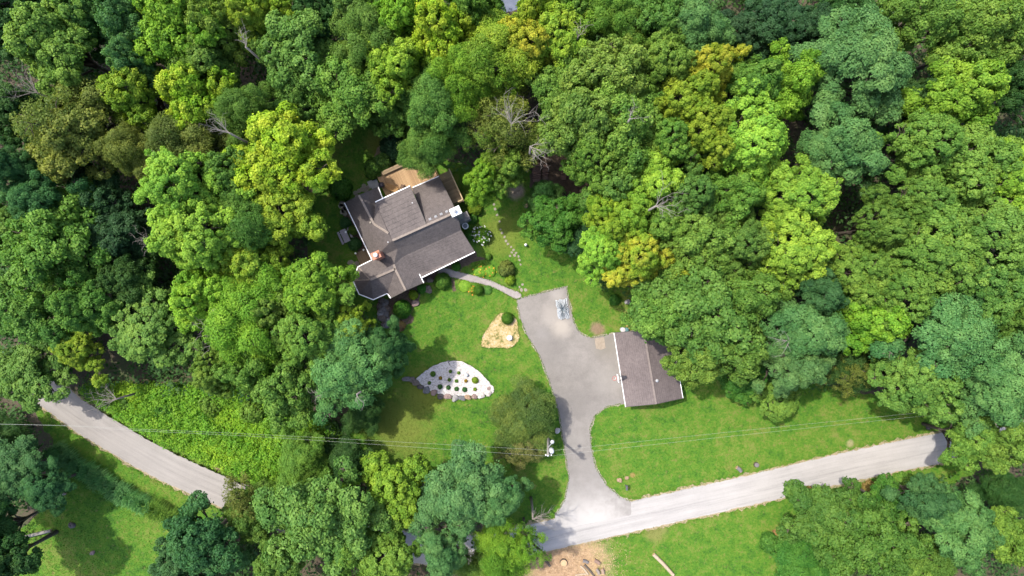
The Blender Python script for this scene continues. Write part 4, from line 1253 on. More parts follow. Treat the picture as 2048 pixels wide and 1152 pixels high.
TREES = [
    # u, v, radius px, kind, colour, height, label
    # upper left forest
    (25, 35, 75, 'maple', 'dark', 15, 'dark green tree filling the very top left corner'),
    (112, 88, 78, 'maple', 'mid', 18, 'olive green broad tree near the top left corner'),
    (195, 35, 55, 'maple', 'dark', 14, 'dark low tree at the top edge between olive and speckled crowns'),
    (250, 45, 60, 'oak', 'blue', 17, 'blue green speckled tree at the top edge left of the bright crown'),
    (342, 50, 78, 'maple', 'bright', 19, 'bright green tall tree at the top edge, left quarter'),
    (432, 48, 52, 'oak', 'pale', 17, 'pale blue green tree beside the bright one at the top edge'),
    (495, 25, 50, 'maple', 'yg', 16, 'yellow green tree at the top edge above the dark hollow'),
    (400, 130, 62, 'maple', 'green', 15, 'mid green tree below the bright top edge tree'),
    (275, 125, 44, 'oak', 'blue', 17, 'small blue green tree above the left yellow tree'),
    (262, 190, 62, 'maple', 'yg', 16, 'yellow green tree left of the brightest small yellow crown'),
    (386, 195, 64, 'maple', 'yel', 17, 'small bright yellow tree in the upper left forest'),
    (482, 222, 56, 'walnut', 'dusty', 16, 'dusty green fine tree with grey dead limbs at upper left'),
    (128, 252, 92, 'sparse', 'olive', 18, 'olive tree with pale flickering leaves at upper left'),
    (140, 262, 84, 'oak', 'olive', 16.5, 'olive tree tucked beneath the pale flickering crown at upper left'),
    (270, 305, 62, 'walnut', 'olive', 15, 'left brownish olive feathery tree between the yellow crowns'),
    (370, 285, 66, 'walnut', 'olive', 15, 'right brownish olive feathery tree between the yellow crowns'),
    (25, 225, 60, 'maple', 'dark', 13, 'dark tree on the left edge under bare branches'),
    (30, 330, 55, 'locust', 'teal', 17, 'teal feathery tree on the left edge, upper of two'),
    (80, 400, 60, 'locust', 'teal', 16, 'teal feathery tree at far left, lower of two'),
    (15, 470, 60, 'maple', 'green', 15, 'green tree on the left edge below the teal pair'),
    (100, 490, 92, 'oak', 'green', 17, 'wide dark green tree in the left forest above the road'),
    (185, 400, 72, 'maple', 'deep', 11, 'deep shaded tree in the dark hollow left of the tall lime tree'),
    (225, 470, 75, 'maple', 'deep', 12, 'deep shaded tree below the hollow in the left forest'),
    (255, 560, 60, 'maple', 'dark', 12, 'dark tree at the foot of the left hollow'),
    (368, 375, 88, 'dome', 'lime', 21, 'tall light green billowing tree left of the yellow tree'),
    (405, 470, 82, 'dome', 'lime', 20, 'light green billowing tree just below the tall lime crown'),
    (470, 350, 50, 'maple', 'green', 15, 'green tree squeezed between the lime and big yellow crowns'),
    (490, 445, 66, 'walnut', 'green', 17, 'soft green tree between the lime crown and shaded yard'),
    (560, 312, 82, 'maple', 'yel', 19, 'big vivid yellow green tree left of the house'),
    (570, 430, 74, 'maple', 'yg', 13, 'yellow green tree directly below the vivid yellow one'),
    (505, 540, 62, 'maple', 'yg', 15, 'yellow green lower tree left of the shaded side yard'),
    # top centre
    (545, 15, 50, 'maple', 'yg', 15, 'shaded yellow green tree at the top edge left of centre'),
    (590, 100, 82, 'oak', 'dusty', 15, 'large grey green oak-like crown above the back yard, upper left half'),
    (700, 185, 96, 'oak', 'mid', 13, 'largest grey green crown directly above the back yard'),
    (610, 195, 62, 'oak', 'dusty', 11.5, 'grey green crown at lower left above the shaded yard'),
    (640, 15, 55, 'maple', 'dark', 13, 'dark tree in the hollow at the top edge above the oak-like crowns'),
    (720, 25, 56, 'maple', 'green', 17, 'green tree at the top edge right of the dark hollow'),
    (760, 75, 66, 'walnut', 'green', 17, 'fine leaved green tree right of the large oak-like crowns'),
    (805, 22, 58, 'maple', 'bright', 18, 'bright green tree at the top edge left of the yellow one'),
    (885, 65, 68, 'maple', 'yel', 20, 'vivid yellow tree near the top edge left of the pond'),
    (790, 130, 56, 'maple', 'lime', 18, 'lime tree between the oak-like crown and vivid yellow tree'),
    (935, 10, 52, 'oak', 'green', 15, 'green tree at the top edge just left of the pond'),
    (985, 120, 80, 'walnut', 'yg', 19, 'fine yellow green tree below the pond'),
    (925, 165, 60, 'walnut', 'bright', 18, 'bright fine leaved tree above the bushy grey green tree'),
    (868, 200, 70, 'walnut', 'dusty', 17, 'bushy grey green tree behind the back deck, upper crown'),
    (858, 290, 54, 'walnut', 'dusty', 13, 'bushy grey green tree overhanging the back deck'),
    (1012, 250, 74, 'sparse', 'olive', 17, 'thin half dead olive tree with bare limbs behind the house'),
    (1000, 270, 56, 'sparse', 'mid', 14, 'thin green crown under the half dead olive tree'),
    (972, 362, 46, 'maple', 'bright', 12, 'bright green tree beside the narrow deck'),
    (1010, 330, 44, 'maple', 'mid', 12, 'green tree between the narrow deck and firewood'),
    (790, 240, 40, 'oak', 'green', 9, 'small green crown above the trodden back yard path'),
    # right of pond
    (1050, 95, 56, 'maple', 'gold', 19, 'golden tinted tree right of the pond'),
    (1080, 25, 50, 'maple', 'yg', 17, 'yellow green tree at the top edge right of the pond'),
    (1120, 90, 66, 'maple', 'yg', 17, 'yellow green tree right of the golden pond tree'),
    (1155, 30, 52, 'maple', 'mid', 16, 'green tree at the top edge, second right of the pond'),
    (1235, 40, 60, 'walnut', 'mid', 17, 'fine green tree at the top edge left of the grey green pair'),
    (1310, 40, 58, 'oak', 'dusty', 17, 'grey green tree at the top edge, left of a pair'),
    (1375, 55, 66, 'locust', 'blue', 18, 'blue green tree at the top edge beside the dark gap'),
    (1120, 170, 66, 'maple', 'mid', 16, 'green tree above the half dead tree, to its right'),
    (1220, 140, 78, 'oak', 'pale', 20, 'pale leaved tall tree, uppermost of the pale central trio'),
    (1165, 235, 84, 'oak', 'mid', 20, 'left of the pale central trio of tall trees'),
    (1262, 240, 86, 'oak', 'pale', 20.5, 'rightmost and biggest of the pale central trio of tall trees'),
    (1180, 310, 60, 'dome', 'mid', 17, 'green rounded tree at the right side of the dark clearing'),
    (1420, 140, 60, 'dome', 'gold', 20, 'golden orange topped tree at upper right of centre'),
    (1375, 205, 62, 'dome', 'yg', 19, 'yellow green tree just below left of the golden orange top'),
    (1330, 130, 52, 'maple', 'mid', 18, 'green tree left of the golden orange top'),
    (1335, 285, 66, 'dome', 'mid', 18, 'rounded green tree below the pale central trio'),
    (1410, 270, 56, 'dome', 'yg', 19, 'yellow green rounded tree left of the big cauliflower dome'),
    (1495, 285, 92, 'dome', 'lime', 20, 'big cauliflower dome tree, light green, right of centre'),
    (1240, 370, 58, 'maple', 'green', 16, 'green tree above the snag with white branches, left'),
    (1310, 355, 60, 'maple', 'lime', 17, 'lime tree directly above the white branched snag'),
    (1255, 420, 56, 'maple', 'bright', 15, 'bright green tree left of the white branched snag'),
    (1385, 385, 62, 'dome', 'dusty', 18, 'grey green rounded tree right of the white branched snag'),
    (1330, 440, 56, 'maple', 'mid', 15, 'green tree below the white branched snag'),
    (1465, 395, 56, 'oak', 'mid', 17, 'green tree below the cauliflower dome'),
    (1500, 175, 62, 'oak', 'mid', 18, 'green speckled tree right of the golden orange top'),
    (1570, 165, 62, 'oak', 'bright', 18, 'bright speckled tree left of the upper blue green crown'),
    (1108, 440, 62, 'oak', 'sat', 10, 'dark glossy green tree on the lawn right of the stepping stones'),
    (1090, 395, 36, 'walnut', 'dark', 8, 'small dark tree above the glossy one by the stepping stones'),
    (1165, 470, 48, 'oak', 'deep', 9, 'deep green low tree between glossy and yellow green crowns'),
    (1205, 500, 60, 'dome', 'lime', 15, 'lime rounded tree left of the golden tree by the driveway'),
    (1278, 515, 70, 'dome', 'gold', 17, 'golden yellow tree between driveway and forest'),
    (1225, 440, 50, 'dome', 'yg', 16, 'yellow green tree above the golden yellow one'),
    (1400, 490, 68, 'oak', 'mid', 17, 'green tree right of the golden yellow one'),
    (1480, 490, 68, 'dome', 'dusty', 18, 'grey green rounded tree above the garage forest edge'),
    (1335, 610, 66, 'oak', 'mid', 15, 'green tree overhanging the garage, left part'),
    (1400, 632, 100, 'oak', 'green', 18, 'large green tree overhanging the garage roof'),
    (1490, 590, 66, 'oak', 'mid', 17, 'green crown right of the large garage tree'),
    (1385, 710, 60, 'oak', 'mid', 14, 'green tree at the back eave of the garage'),
    (1470, 700, 60, 'oak', 'green', 15, 'green tree on the lawn edge right of the garage'),
    # right side
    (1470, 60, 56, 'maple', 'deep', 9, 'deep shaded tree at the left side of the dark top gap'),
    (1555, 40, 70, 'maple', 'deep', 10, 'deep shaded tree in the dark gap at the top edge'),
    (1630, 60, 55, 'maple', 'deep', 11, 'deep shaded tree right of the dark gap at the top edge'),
    (1690, 25, 56, 'maple', 'dark', 14, 'dark green tree at the top edge above the blue green crown'),
    (1715, 130, 96, 'locust', 'blue', 21, 'upper blue green feathery tree in the right forest'),
    (1690, 310, 90, 'locust', 'blue', 20, 'lower blue green feathery tree with yellow flecks, right forest'),
    (1830, 45, 70, 'oak', 'mid', 17, 'green tree at the top edge, right quarter'),
    (1960, 70, 82, 'oak', 'mid', 19, 'green tree near the top right corner'),
    (2045, 40, 60, 'oak', 'green', 16, 'green tree in the very top right corner'),
    (1925, 195, 78, 'maple', 'bright', 19, 'bright green tree below the top right corner tree'),
    (1830, 200, 52, 'maple', 'dark', 13, 'dark tree right of the upper blue green feathery tree'),
    (2035, 170, 52, 'maple', 'dark', 14, 'dark tree on the right edge, upper part'),
    (1855, 285, 80, 'dome', 'mid', 19, 'rounded green tree right of the yellow flecked blue green tree'),
    (1935, 330, 72, 'dome', 'mid', 19, 'rounded green tree second from the right edge, upper middle'),
    (2020, 350, 84, 'dome', 'lime', 20, 'light green dome on the right edge, upper middle'),
    (1600, 400, 80, 'dome', 'lime', 20, 'light yellow green tree right of centre, upper crown'),
    (1590, 495, 74, 'dome', 'lime', 19, 'light yellow green tree right of centre, lower crown'),
    (1755, 455, 62, 'dome', 'green', 18, 'rounded green tree with yellow rim below the blue green pair'),
    (1845, 400, 66, 'dome', 'mid', 18, 'small clumped green dome in the middle of the right forest'),
    (1860, 500, 86, 'dome', 'mid', 20, 'large clumped green dome in the middle of the right forest'),
    (1970, 470, 86, 'dome', 'mid', 20, 'large smooth green dome near the right edge'),
    (2045, 540, 60, 'oak', 'dark', 15, 'dark tree on the right edge, middle'),
    (1700, 550, 60, 'dome', 'mid', 17, 'green rounded tree above the yellow green one, right'),
    (1800, 575, 66, 'dome', 'mid', 18, 'green rounded tree right of the saturated yellow green tree'),
    (1735, 640, 70, 'maple', 'bright', 17, 'saturated yellow green tree between the teal crowns'),
    (1960, 590, 74, 'dome', 'dusty', 18, 'grey green dome above the right teal trees'),
    (2045, 640, 58, 'dome', 'green', 17, 'green dome on the right edge above the teal crown'),
    (1640, 590, 46, 'locust', 'teal', 18, 'uppermost small teal crown right of the garage tree'),
    (1610, 665, 72, 'locust', 'blue', 19, 'middle teal feathery tree right of the garage'),
    (1575, 740, 62, 'locust', 'blue', 18, 'lowest teal feathery tree right of the garage'),
    (1895, 670, 92, 'locust', 'blue', 20, 'big blue green feathery tree at right, above the road'),
    (1990, 760, 82, 'locust', 'blue', 19, 'blue green feathery tree at the right edge above the road'),
    (1830, 755, 74, 'dome', 'mid', 15, 'green dome beside the right lawn strip'),
    (1700, 740, 50, 'sparse', 'olive', 10, 'thin brownish tree at the top of the right lawn strip'),
    (1705, 735, 52, 'walnut', 'dark', 9, 'dark low tree beneath the thin brownish one'),
    (1555, 808, 46, 'dome', 'mid', 7, 'bright speckled small tree on the right lawn edge'),
    (1490, 765, 46, 'oak', 'forest', 6.5, 'dark green small tree left of the bright speckled one'),
    (1945, 880, 56, 'oak', 'pale', 12, 'pale flickering tree over the right end of the road'),
    (2035, 890, 60, 'oak', 'pale', 13, 'pale flickering tree at the right edge over the road'),
    (1960, 800, 50, 'walnut', 'dark', 9, 'dark low tree between the blue green trees and road'),
    # bottom right
    (1660, 1040, 92, 'oak', 'forest', 11, 'broad bright green tree leaning over the road, bottom right'),
    (1750, 1085, 92, 'oak', 'forest', 13, 'broad green tree at the bottom edge, right'),
    (1765, 1005, 56, 'oak', 'forest', 8, 'dark green crown by the road between the broad tree and teal crown'),
    (1600, 1125, 62, 'walnut', 'sat', 7, 'dark low tree at the left end of the bottom right thicket'),
    (1855, 1000, 62, 'locust', 'teal', 12, 'teal feathery crown by the road, bottom right'),
    (1925, 1060, 78, 'locust', 'blue', 14, 'large teal feathery crown, bottom right corner area'),
    (2025, 1080, 62, 'oak', 'mid', 13, 'green tree in the bottom right corner'),
    (2010, 985, 50, 'walnut', 'dark', 8, 'dark shrubby tree below the right end of the road'),
    (1850, 1130, 62, 'walnut', 'mid', 10, 'green tree at the bottom edge between green and teal crowns'),
    # left middle and road
    (60, 610, 88, 'oak', 'green', 12, 'wide green tree on the left edge above the road'),
    (60, 755, 74, 'oak', 'dusty', 9, 'grey green tree where the left road vanishes'),
    (160, 700, 62, 'dome', 'yg', 10, 'bright rounded tree beside the left road'),
    (175, 610, 52, 'maple', 'green', 15, 'green tree above the bright rounded one, left'),
    (300, 660, 102, 'dome', 'mid', 11.8, 'large cauliflower tree above the left road bend'),
    (400, 590, 62, 'maple', 'lime', 17, 'lime tree above right of the large cauliflower tree, left'),
    (490, 625, 82, 'walnut', 'bright', 17, 'bright loose tree with dead limbs left of the house front'),
    (430, 745, 56, 'dome', 'pale', 13, 'pale yellow green rounded tree above the weedy bank'),
    (545, 610, 52, 'maple', 'mid', 15, 'green tree between the bright loose one and side yard'),
    (620, 575, 62, 'maple', 'bright', 15, 'bright green tree at the foot of the shaded side yard'),
    (500, 730, 66, 'oak', 'green', 14, 'green tree left of the front trees'),
    (620, 670, 82, 'dome', 'mid', 16, 'rounded green tree left of the house corner'),
    (698, 655, 46, 'maple', 'yg', 12, 'yellow green tree at the lower house corner'),
    (575, 775, 74, 'oak', 'mid', 13, 'green tree left of the front teal tree'),
    (700, 745, 76, 'locust', 'blue', 16, 'big teal feathery tree left of the gravel bed'),
    (775, 695, 50, 'locust', 'teal', 13, 'dark teal crown reaching over the lawn by the gravel bed'),
    (725, 825, 44, 'walnut', 'dark', 6, 'dark low tree on the lawn below the front teal tree'),
    # bottom left
    (25, 945, 78, 'locust', 'teal', 9.5, 'large teal tree at the left edge below the road'),
    (88, 975, 48, 'locust', 'teal', 9, 'teal tree beside the row of arching grasses'),
    (-80, 1040, 70, 'maple', 'dark', 16, 'dark tree cut by the left edge above the grey log'),
    (-30, 1140, 66, 'maple', 'dark', 16, 'dark tree cut by the bottom left corner'),
    (0, 870, 50, 'walnut', 'dark', 7, 'dark low tree on the left edge at the road'),
    (0, 1060, 50, 'maple', 'dark', 11, 'dark tree above the grey log, lower left'),
    (400, 1085, 80, 'oak', 'teal', 13, 'dark blue green tree at the bottom edge, left of centre'),
    (350, 1140, 60, 'oak', 'teal', 10, 'blue green tree at the bottom edge beside the lower left lawn'),
    (490, 1005, 54, 'sparse', 'olive', 10, 'thin olive tree where the left road goes under the trees'),
    (495, 1030, 56, 'oak', 'green', 9, 'green tree below the thin olive one at the road'),
    (556, 1008, 46, 'walnut', 'mid', 8, 'green low tree hiding the road between olive and dusty trees'),
    (600, 925, 62, 'walnut', 'mid', 9, 'green low tree above the road in the lower thicket'),
    (690, 925, 46, 'walnut', 'dark', 7, 'dark low tree at the lawn corner in the lower thicket'),
    (640, 1045, 104, 'oak', 'dusty', 17, 'large dusty green round tree at the bottom, left of centre'),
    (560, 1120, 56, 'maple', 'green', 12, 'green tree left of the dusty round tree at the bottom edge'),
    (800, 975, 72, 'maple', 'bright', 12, 'bright green tree right of the dusty round tree'),
    (715, 1100, 58, 'oak', 'mid', 12, 'green tree at the bottom edge touching the dusty round tree'),
    (775, 1105, 66, 'maple', 'mid', 11, 'green tree at the bottom edge right of the dusty round tree'),
    (920, 990, 78, 'locust', 'blue', 15, 'big dusty teal tree left of the driveway mouth'),
    (1000, 1000, 50, 'locust', 'blue', 13, 'small dusty teal crown nearest the driveway mouth'),
    (885, 1095, 70, 'locust', 'blue', 14, 'dusty teal tree at the bottom edge centre left'),
    (1005, 1110, 56, 'walnut', 'bright', 12, 'bright loose low tree over the road, bottom centre'),
    (960, 1140, 50, 'walnut', 'mid', 8, 'green low tree at the bottom edge left of the loose one'),
    (1050, 1092, 44, 'sparse', 'bright', 12, 'thin bright sapling left of the wood chips'),
    (1052, 836, 72, 'walnut', (0.068, 0.118, 0.024, 0.1), 6.5, 'wide shaggy olive tree on the lawn beside the driveway'),
    (1045, 892, 46, 'sparse', (0.16, 0.17, 0.055, 0), 5.5, 'thin tan foliage below the shaggy olive tree by the pole'),
    (1040, 885, 44, 'walnut', (0.085, 0.13, 0.03, 0.1), 4.5, 'low olive growth under the thin tan foliage by the pole'),
]
rsT = np.random.RandomState(77)
labels_seen = set()
for i, row in enumerate(TREES):
    u, v, r, kind, colk, h, lab = row[:7]
    h0 = h
    if h > 12: h = 14.5 + (h - 15) * 0.6
    protos = PROTO[kind]
    cr, tk, H, R = protos[i % len(protos)]
    zc = 0.72 * h
    c = P(u, v, zc); rw = r * (CAM_H - zc) / FPX * (1.21 if h0 > 14 else 1.06)
    t = thing('tree', (c[0], c[1], 0), lab, 'tree', 'woodland trees')
    s = rw / R
    t.scale = (s * rsT.uniform(.95, 1.08), s * rsT.uniform(.95, 1.08), h / H)
    t.rotation_euler = (0, 0, rsT.uniform(0, 6.28))
    for nm, me in (('trunk', tk), ('crown', cr)):
        o = bpy.data.objects.new(nm, me); COL.objects.link(o); o.parent = t
        if nm == 'crown':
            cc = COLS[colk] if isinstance(colk, str) else colk; k = rsT.uniform(0.9, 1.1, 3)
            o.color = (cc[0] * k[0], cc[1] * k[1] ** .5, cc[2] * k[2], cc[3])
    assert lab not in labels_seen, lab
    labels_seen.add(lab)

# ---------------------------------------------------------------- bare dead limbs
def dead_tree(u, v, z, ang, length, label, seed, rise=0.25, n=6):
    length *= 0.68
    if z > 12: z = 14.5 + (z - 15) * 0.6 + 0.3
    rs = np.random.RandomState(seed)
    tip = P(u, v, z)
    base = np.array((tip[0] - math.cos(ang) * length * .35, tip[1] - math.sin(ang) * length * .35, 0))
    t = thing('dead_tree', base, label, 'dead tree', 'bare grey dead trees')
    fork = np.array((base[0], base[1], z - length * rise))
    MB().tube([base, base + (0.05, 0.03, fork[2] * .5), fork], [0.17, 0.13, 0.09], 7).build('trunk', M['dead'], t, True)
    def grow(b, p, d, L, r, depth):
        pts = [p]; q = p.copy(); dd = d.copy()
        for k in range(4):
            dd = dd + rs.normal(0, 0.16, 3); dd /= np.linalg.norm(dd)
            q = q + dd * L / 4; pts.append(q.copy())
        b.tube(pts, [r * (1 - .2 * k) for k in range(5)], 5)
        if depth > 0:
            for k in (1, 2, 3, 4):
                if rs.rand() < .85:
                    s = rs.normal(0, 1, 3) * (1, 1, .5); s -= dd * np.dot(s, dd); s /= np.linalg.norm(s)
                    e = dd * .75 + s * .75; e /= np.linalg.norm(e)
                    grow(b, pts[k], e, L * rs.uniform(.35, .55), r * .5, depth - 1)
    for k in range(n):
        a = ang + rs.uniform(-1.0, 1.0)
        b = MB()
        grow(b, fork.copy(), np.array((math.cos(a), math.sin(a), rs.uniform(.15, .75))), length * rs.uniform(.6, 1.1), 0.036, 2)
        b.build('limb', M['dead'], t)
dead_tree(440, 255, 16.5, 2.6, 3.2, 'white dead limbs poking from the dusty green tree at upper left', 1)
dead_tree(300, 475, 12, 2.3, 3.0, 'grey dead branch fan left of the tall lime tree', 2)
dead_tree(50, 170, 12, 2.5, 4.0, 'grey bare tangle at the upper left edge', 3, n=8)
dead_tree(1328, 405, 19, 0.4, 3.0, 'white branched snag standing out of the central right forest', 4)
dead_tree(1075, 300, 14.5, -0.6, 3.4, 'grey bare branches above the firewood stacks', 5, n=8)
dead_tree(1030, 225, 17, 1.2, 4.2, 'long bare limbs in the half dead tree behind the house', 6, n=9)
dead_tree(418, 665, 14, 2.8, 3.2, 'bare grey branches left of the bright loose tree', 7)
dead_tree(215, 795, 5.5, 2.9, 3.6, 'fallen bare branches drooping beside the left road', 8, rise=.1, n=8)
dead_tree(1075, 1030, 8, 0.9, 3.2, 'bare whitish sapling beside the driveway mouth', 9, n=7)
dead_tree(1010, 1090, 8.5, 1.9, 2.6, 'bare branches over the road at bottom centre', 10)
dead_tree(718, 795, 13.5, -0.8, 1.6, 'single white dead branch on the front teal tree', 11, n=2)
dead_tree(640, 785, 12, 2.9, 2.2, 'white dead limbs on the left side of the front teal tree', 12, n=4)
dead_tree(1570, 682, 15, 3.0, 2.6, 'pale broken limb between the teal crowns right of the garage', 13, n=4)
dead_tree(495, 80, 14, 1.0, 2.6, 'bare branches in the dark hollow at upper left of centre', 14, n=5)
dead_tree(1270, 230, 21, 0.6, 2.0, 'few bare twigs on top of the pale central trees', 15, n=3)
dead_tree(1160, 60, 15, 1.2, 2.4, 'thin grey twigs in the top edge trees right of the pond', 16, n=4)

# ---------------------------------------------------------------- shrubs and small plants
def gen_bush(seed, n=5200, L=0.13, W=0.085, lump=0.12, flat=0.85, jit=0.45, clumps=34, dome=True):
    rs = np.random.RandomState(seed)
    C = []; N = []; T = []
    k = np.arange(clumps) + .5
    dz = 1 - 1.15 * k / clumps; a = k * 2.39996
    s = np.sqrt(np.clip(1 - dz * dz, 0, 1))
    D = np.stack([s * np.cos(a), s * np.sin(a), dz], 1)
    for d in D:
        m = n // clumps
        p = d * (1 - lump * rs.uniform(.6, 2.2)) * .82
        q = rs.normal(size=(m, 3)); q /= np.linalg.norm(q, axis=1, keepdims=True)
        c = p + q * 0.26 * rs.uniform(.5, 1.0, (m, 1))
        C.append(c * (1, 1, flat)); N.append(d * .9 + q * .5 + (0, 0, .35) + rs.normal(0, jit, (m, 3)))
        T.append(np.clip(rs.normal(.5, .14) + rs.normal(0, .2, m), 0, 1))
    C = np.concatenate(C); N = np.concatenate(N); T = np.concatenate(T)
    C[:, 2] = np.maximum(C[:, 2] + .12, 0.02)
    sz = rs.uniform(.75, 1.25, len(C))
    me = leaf_mesh('foliage', C, N, L * sz, W * sz, T, rs); me.materials.append(M['leaf'])
    b = MB()
    for j in range(6):
        a = j * 1.05 + .2
        b.tube([(0, 0, 0), (.2 * math.cos(a), .2 * math.sin(a), .35), (.5 * math.cos(a), .5 * math.sin(a), .68)], [.05, .035, .015], 5)
    st = bpy.data.meshes.new('stem'); st.from_pydata(b.v, [], b.f); st.update(); st.materials.append(M['bark'])
    return me, st
def gen_blades(seed, n=520, L=1.0, wid=0.05, droop=0.9):
    """tuft of long arching leaves"""
    rs = np.random.RandomState(seed)
    vs = []; fs = []
    for i in range(n):
        a = rs.uniform(0, 6.28); r0 = .3 * math.sqrt(rs.rand()); e = rs.uniform(.3, 1.0)
        d = np.array((math.cos(a), math.sin(a), 0)); s = np.array((-d[1], d[0], 0))
        o = d * r0 + s * rs.normal(0, .08); l = L * rs.uniform(.7, 1.1)
        p = [o, o + d * .28 * e * l + (0, 0, .55 * l), o + d * .65 * e * l + (0, 0, .78 * l), o + d * 1.0 * e * l + (0, 0, (.78 - .5 * droop * e) * l)]
        k = len(vs)
        for q, w in zip(p, (.6, 1, .8, .1)):
            vs += [q - s * wid * w / 2, q + s * wid * w / 2]
        fs += [(k, k + 1, k + 3, k + 2), (k + 2, k + 3, k + 5, k + 4), (k + 4, k + 5, k + 7, k + 6)]
    me = bpy.data.meshes.new('blades'); me.from_pydata([tuple(v) for v in vs], [], fs); me.update(); me.materials.append(M['leaf'])
    at = me.attributes.new('tint', 'FLOAT', 'FACE')
    at.data.foreach_set('value', np.repeat(np.clip(rs.normal(.5, .25, n), 0, 1), 3).astype(np.float32))
    return me
BUSH = {'round': gen_bush(1, 6500, .12, .085, .06, .95, .4, 46), 'loose': gen_bush(2, 5200, .17, .11, .16, .85, .55, 26), 'fine': gen_bush(3, 8000, .085, .06, .05, .95, .35, 60), 'small': gen_bush(4, 1500, .2, .13, .1, .9, .5, 18)}
BLADES = gen_blades(5)
bloom = simple('white_bloom', (0.75, 0.76, 0.70), (0.6, 0.62, 0.55), 4, 0.7)
orange = simple('orange_bloom', (0.75, 0.33, 0.04), (0.6, 0.2, 0.03), 4, 0.7)
yellowb = simple('yellow_bloom', (0.72, 0.55, 0.04), (0.6, 0.42, 0.03), 4, 0.7)
def flower_mesh(m, r, petals=6):
    b = MB(); vs = [(0, 0, 0)]; fs = []
    for k in range(petals * 2):
        a = math.pi * k / petals; rr = r if k % 2 == 0 else r * .6
        vs.append((rr * math.cos(a), rr * math.sin(a), r * .3 if k % 2 == 0 else r * .1))
    for k in range(petals * 2): fs.append((0, 1 + k, 1 + (k + 1) % (petals * 2)))
    return local_mesh('bloom', b.add(vs, fs), m)
FL = {'w': flower_mesh(bloom, 0.095), 'o': flower_mesh(orange, 0.09), 'y': flower_mesh(yellowb, 0.09)}
def shrub(u, v, rpx, h, kind, col, label, cat='shrub', group=None, z=0.0, name='shrub', blooms=None, nb=0, seed=0):
    rs = np.random.RandomState(seed + int(u))
    c = P(u, v, z + h * .5)
    rw = rpx * (CAM_H - h * .6) / FPX
    t = thing(name, (c[0], c[1], z), label, cat, group)
    t.scale = (rw, rw, h / (1.0 if kind != 'blades' else .85)); t.rotation_euler = (0, 0, rs.uniform(0, 6.28))
    parts = (('foliage', BUSH[kind][0]), ('stem', BUSH[kind][1])) if kind != 'blades' else (('leaves', BLADES),)
    for nm, me in parts:
        o = bpy.data.objects.new(nm, me); COL.objects.link(o); o.parent = t
        if nm != 'stem':
            cc = COLS[col] if isinstance(col, str) else col
            o.color = tuple(x * rs.uniform(.92, 1.08) for x in cc[:3]) + (cc[3],)
    for k in range(nb):
        d = rs.normal(size=3); d[2] = abs(d[2]) * 1.0 + .45; d /= np.linalg.norm(d)
        o = bpy.data.objects.new('bloom', FL[blooms[k % len(blooms)]]); COL.objects.link(o); o.parent = t
        o.location = tuple(d * np.array((1.0, 1.0, .95)) * rs.uniform(.95, 1.05)); o.scale = tuple(rs.uniform(.8, 1.3) * np.array((1 / rw, 1 / rw, 1 / h)))
        o.rotation_euler = (rs.uniform(-.5, .5), rs.uniform(-.5, .5), 0)
    return t
# plants of the gravel bed
s96 = lambda x, y: (800 + x / 9.6, 700 + y / 9.6)
gbed = [(630, 465, 55, 'round', 'green', 'round green shrub at the upper left of the gravel bed'), (965, 415, 38, 'small', 'green', 'small green plant at the top middle of the gravel bed'),
        (1125, 440, 38, 'small', 'mid', 'small bright plant at the top of the gravel bed beside the pale pot'), (775, 540, 40, 'small', (0.26, 0.17, 0.03, 0.3), 'left golden plant in the gravel bed'),
        (945, 575, 40, 'small', 'green', 'left of two small green plants in the middle of the gravel bed'), (1085, 598, 40, 'small', 'green', 'right of two small green plants in the middle of the gravel bed'),
        (1265, 595, 38, 'small', (0.30, 0.19, 0.02, 0.3), 'right golden plant in the gravel bed'), (1440, 585, 68, 'round', 'yg', 'largest yellow green round shrub at the right of the gravel bed'),
        (560, 635, 40, 'small', 'green', 'leftmost small green plant behind the boulders'), (765, 710, 55, 'small', 'teal', 'first of four blue green plants in a row, leftmost'),
        (925, 725, 50, 'small', 'teal', 'second of four blue green plants in the gravel bed row'), (1085, 750, 50, 'small', 'teal', 'third of four blue green plants in the gravel bed row'),
        (1240, 765, 55, 'small', 'teal', 'last and rightmost of four blue green plants in the row'), (1440, 757, 40, 'small', 'yg', 'small yellow green plant near the white boulders')]
for x, y, r, k, c, lab in gbed:
    u, v = s96(x, y)
    shrub(u, v, r / 9.6 * 1.02, max(.35, r / 9.6 * .075), k, c, lab, 'plant', 'plants in the gravel bed', 0.15, 'garden_plant')
# shrubs round the house and lawns
shrub(884, 562, 18, 1.9, 'round', 'green', 'round glossy shrub by the walk under the front eave')
shrub(803, 619, 20, 2.1, 'round', 'sat', 'round dark shrub by the rock heap at the house corner')
shrub(798, 652, 15, 0.6, 'loose', (0.13, 0.09, 0.045, 0.2), 'low reddish ground shrub below the dark round one')
shrub(826, 590, 12, 1.1, 'loose', 'yg', 'yellow green bush below the front gable')
shrub(843, 578, 12, 1.0, 'loose', 'sat', 'green bush in the bed below the front gable')
shrub(957, 580, 11.5, 1.3, 'fine', (0.07, 0.165, 0.022, 0), 'clipped dark egg shaped shrub below the curved walk')
shrub(945, 581, 9, 0.6, 'loose', 'yg', 'yellow green low plant left of the clipped egg shrub', blooms='o', nb=8)
shrub(930, 572, 15, 0.35, 'loose', 'bright', 'bright green ground cover between walk and clipped shrub', 'plant')
shrub(975, 580, 12, 0.35, 'loose', 'sat', 'green ground cover right of the clipped shrub', 'plant')
shrub(1015, 637, 13.5, 1.35, 'fine', (0.075, 0.17, 0.02, 0), 'clipped dark green ball at the top of the straw bed')
shrub(963, 470, 22, 1.9, 'loose', 'bright', 'hydrangea covered with white blooms at the right gable', blooms='w', nb=46)
shrub(976, 513, 8, 0.9, 'round', 'pale', 'small pale green round shrub below the white hydrangea')
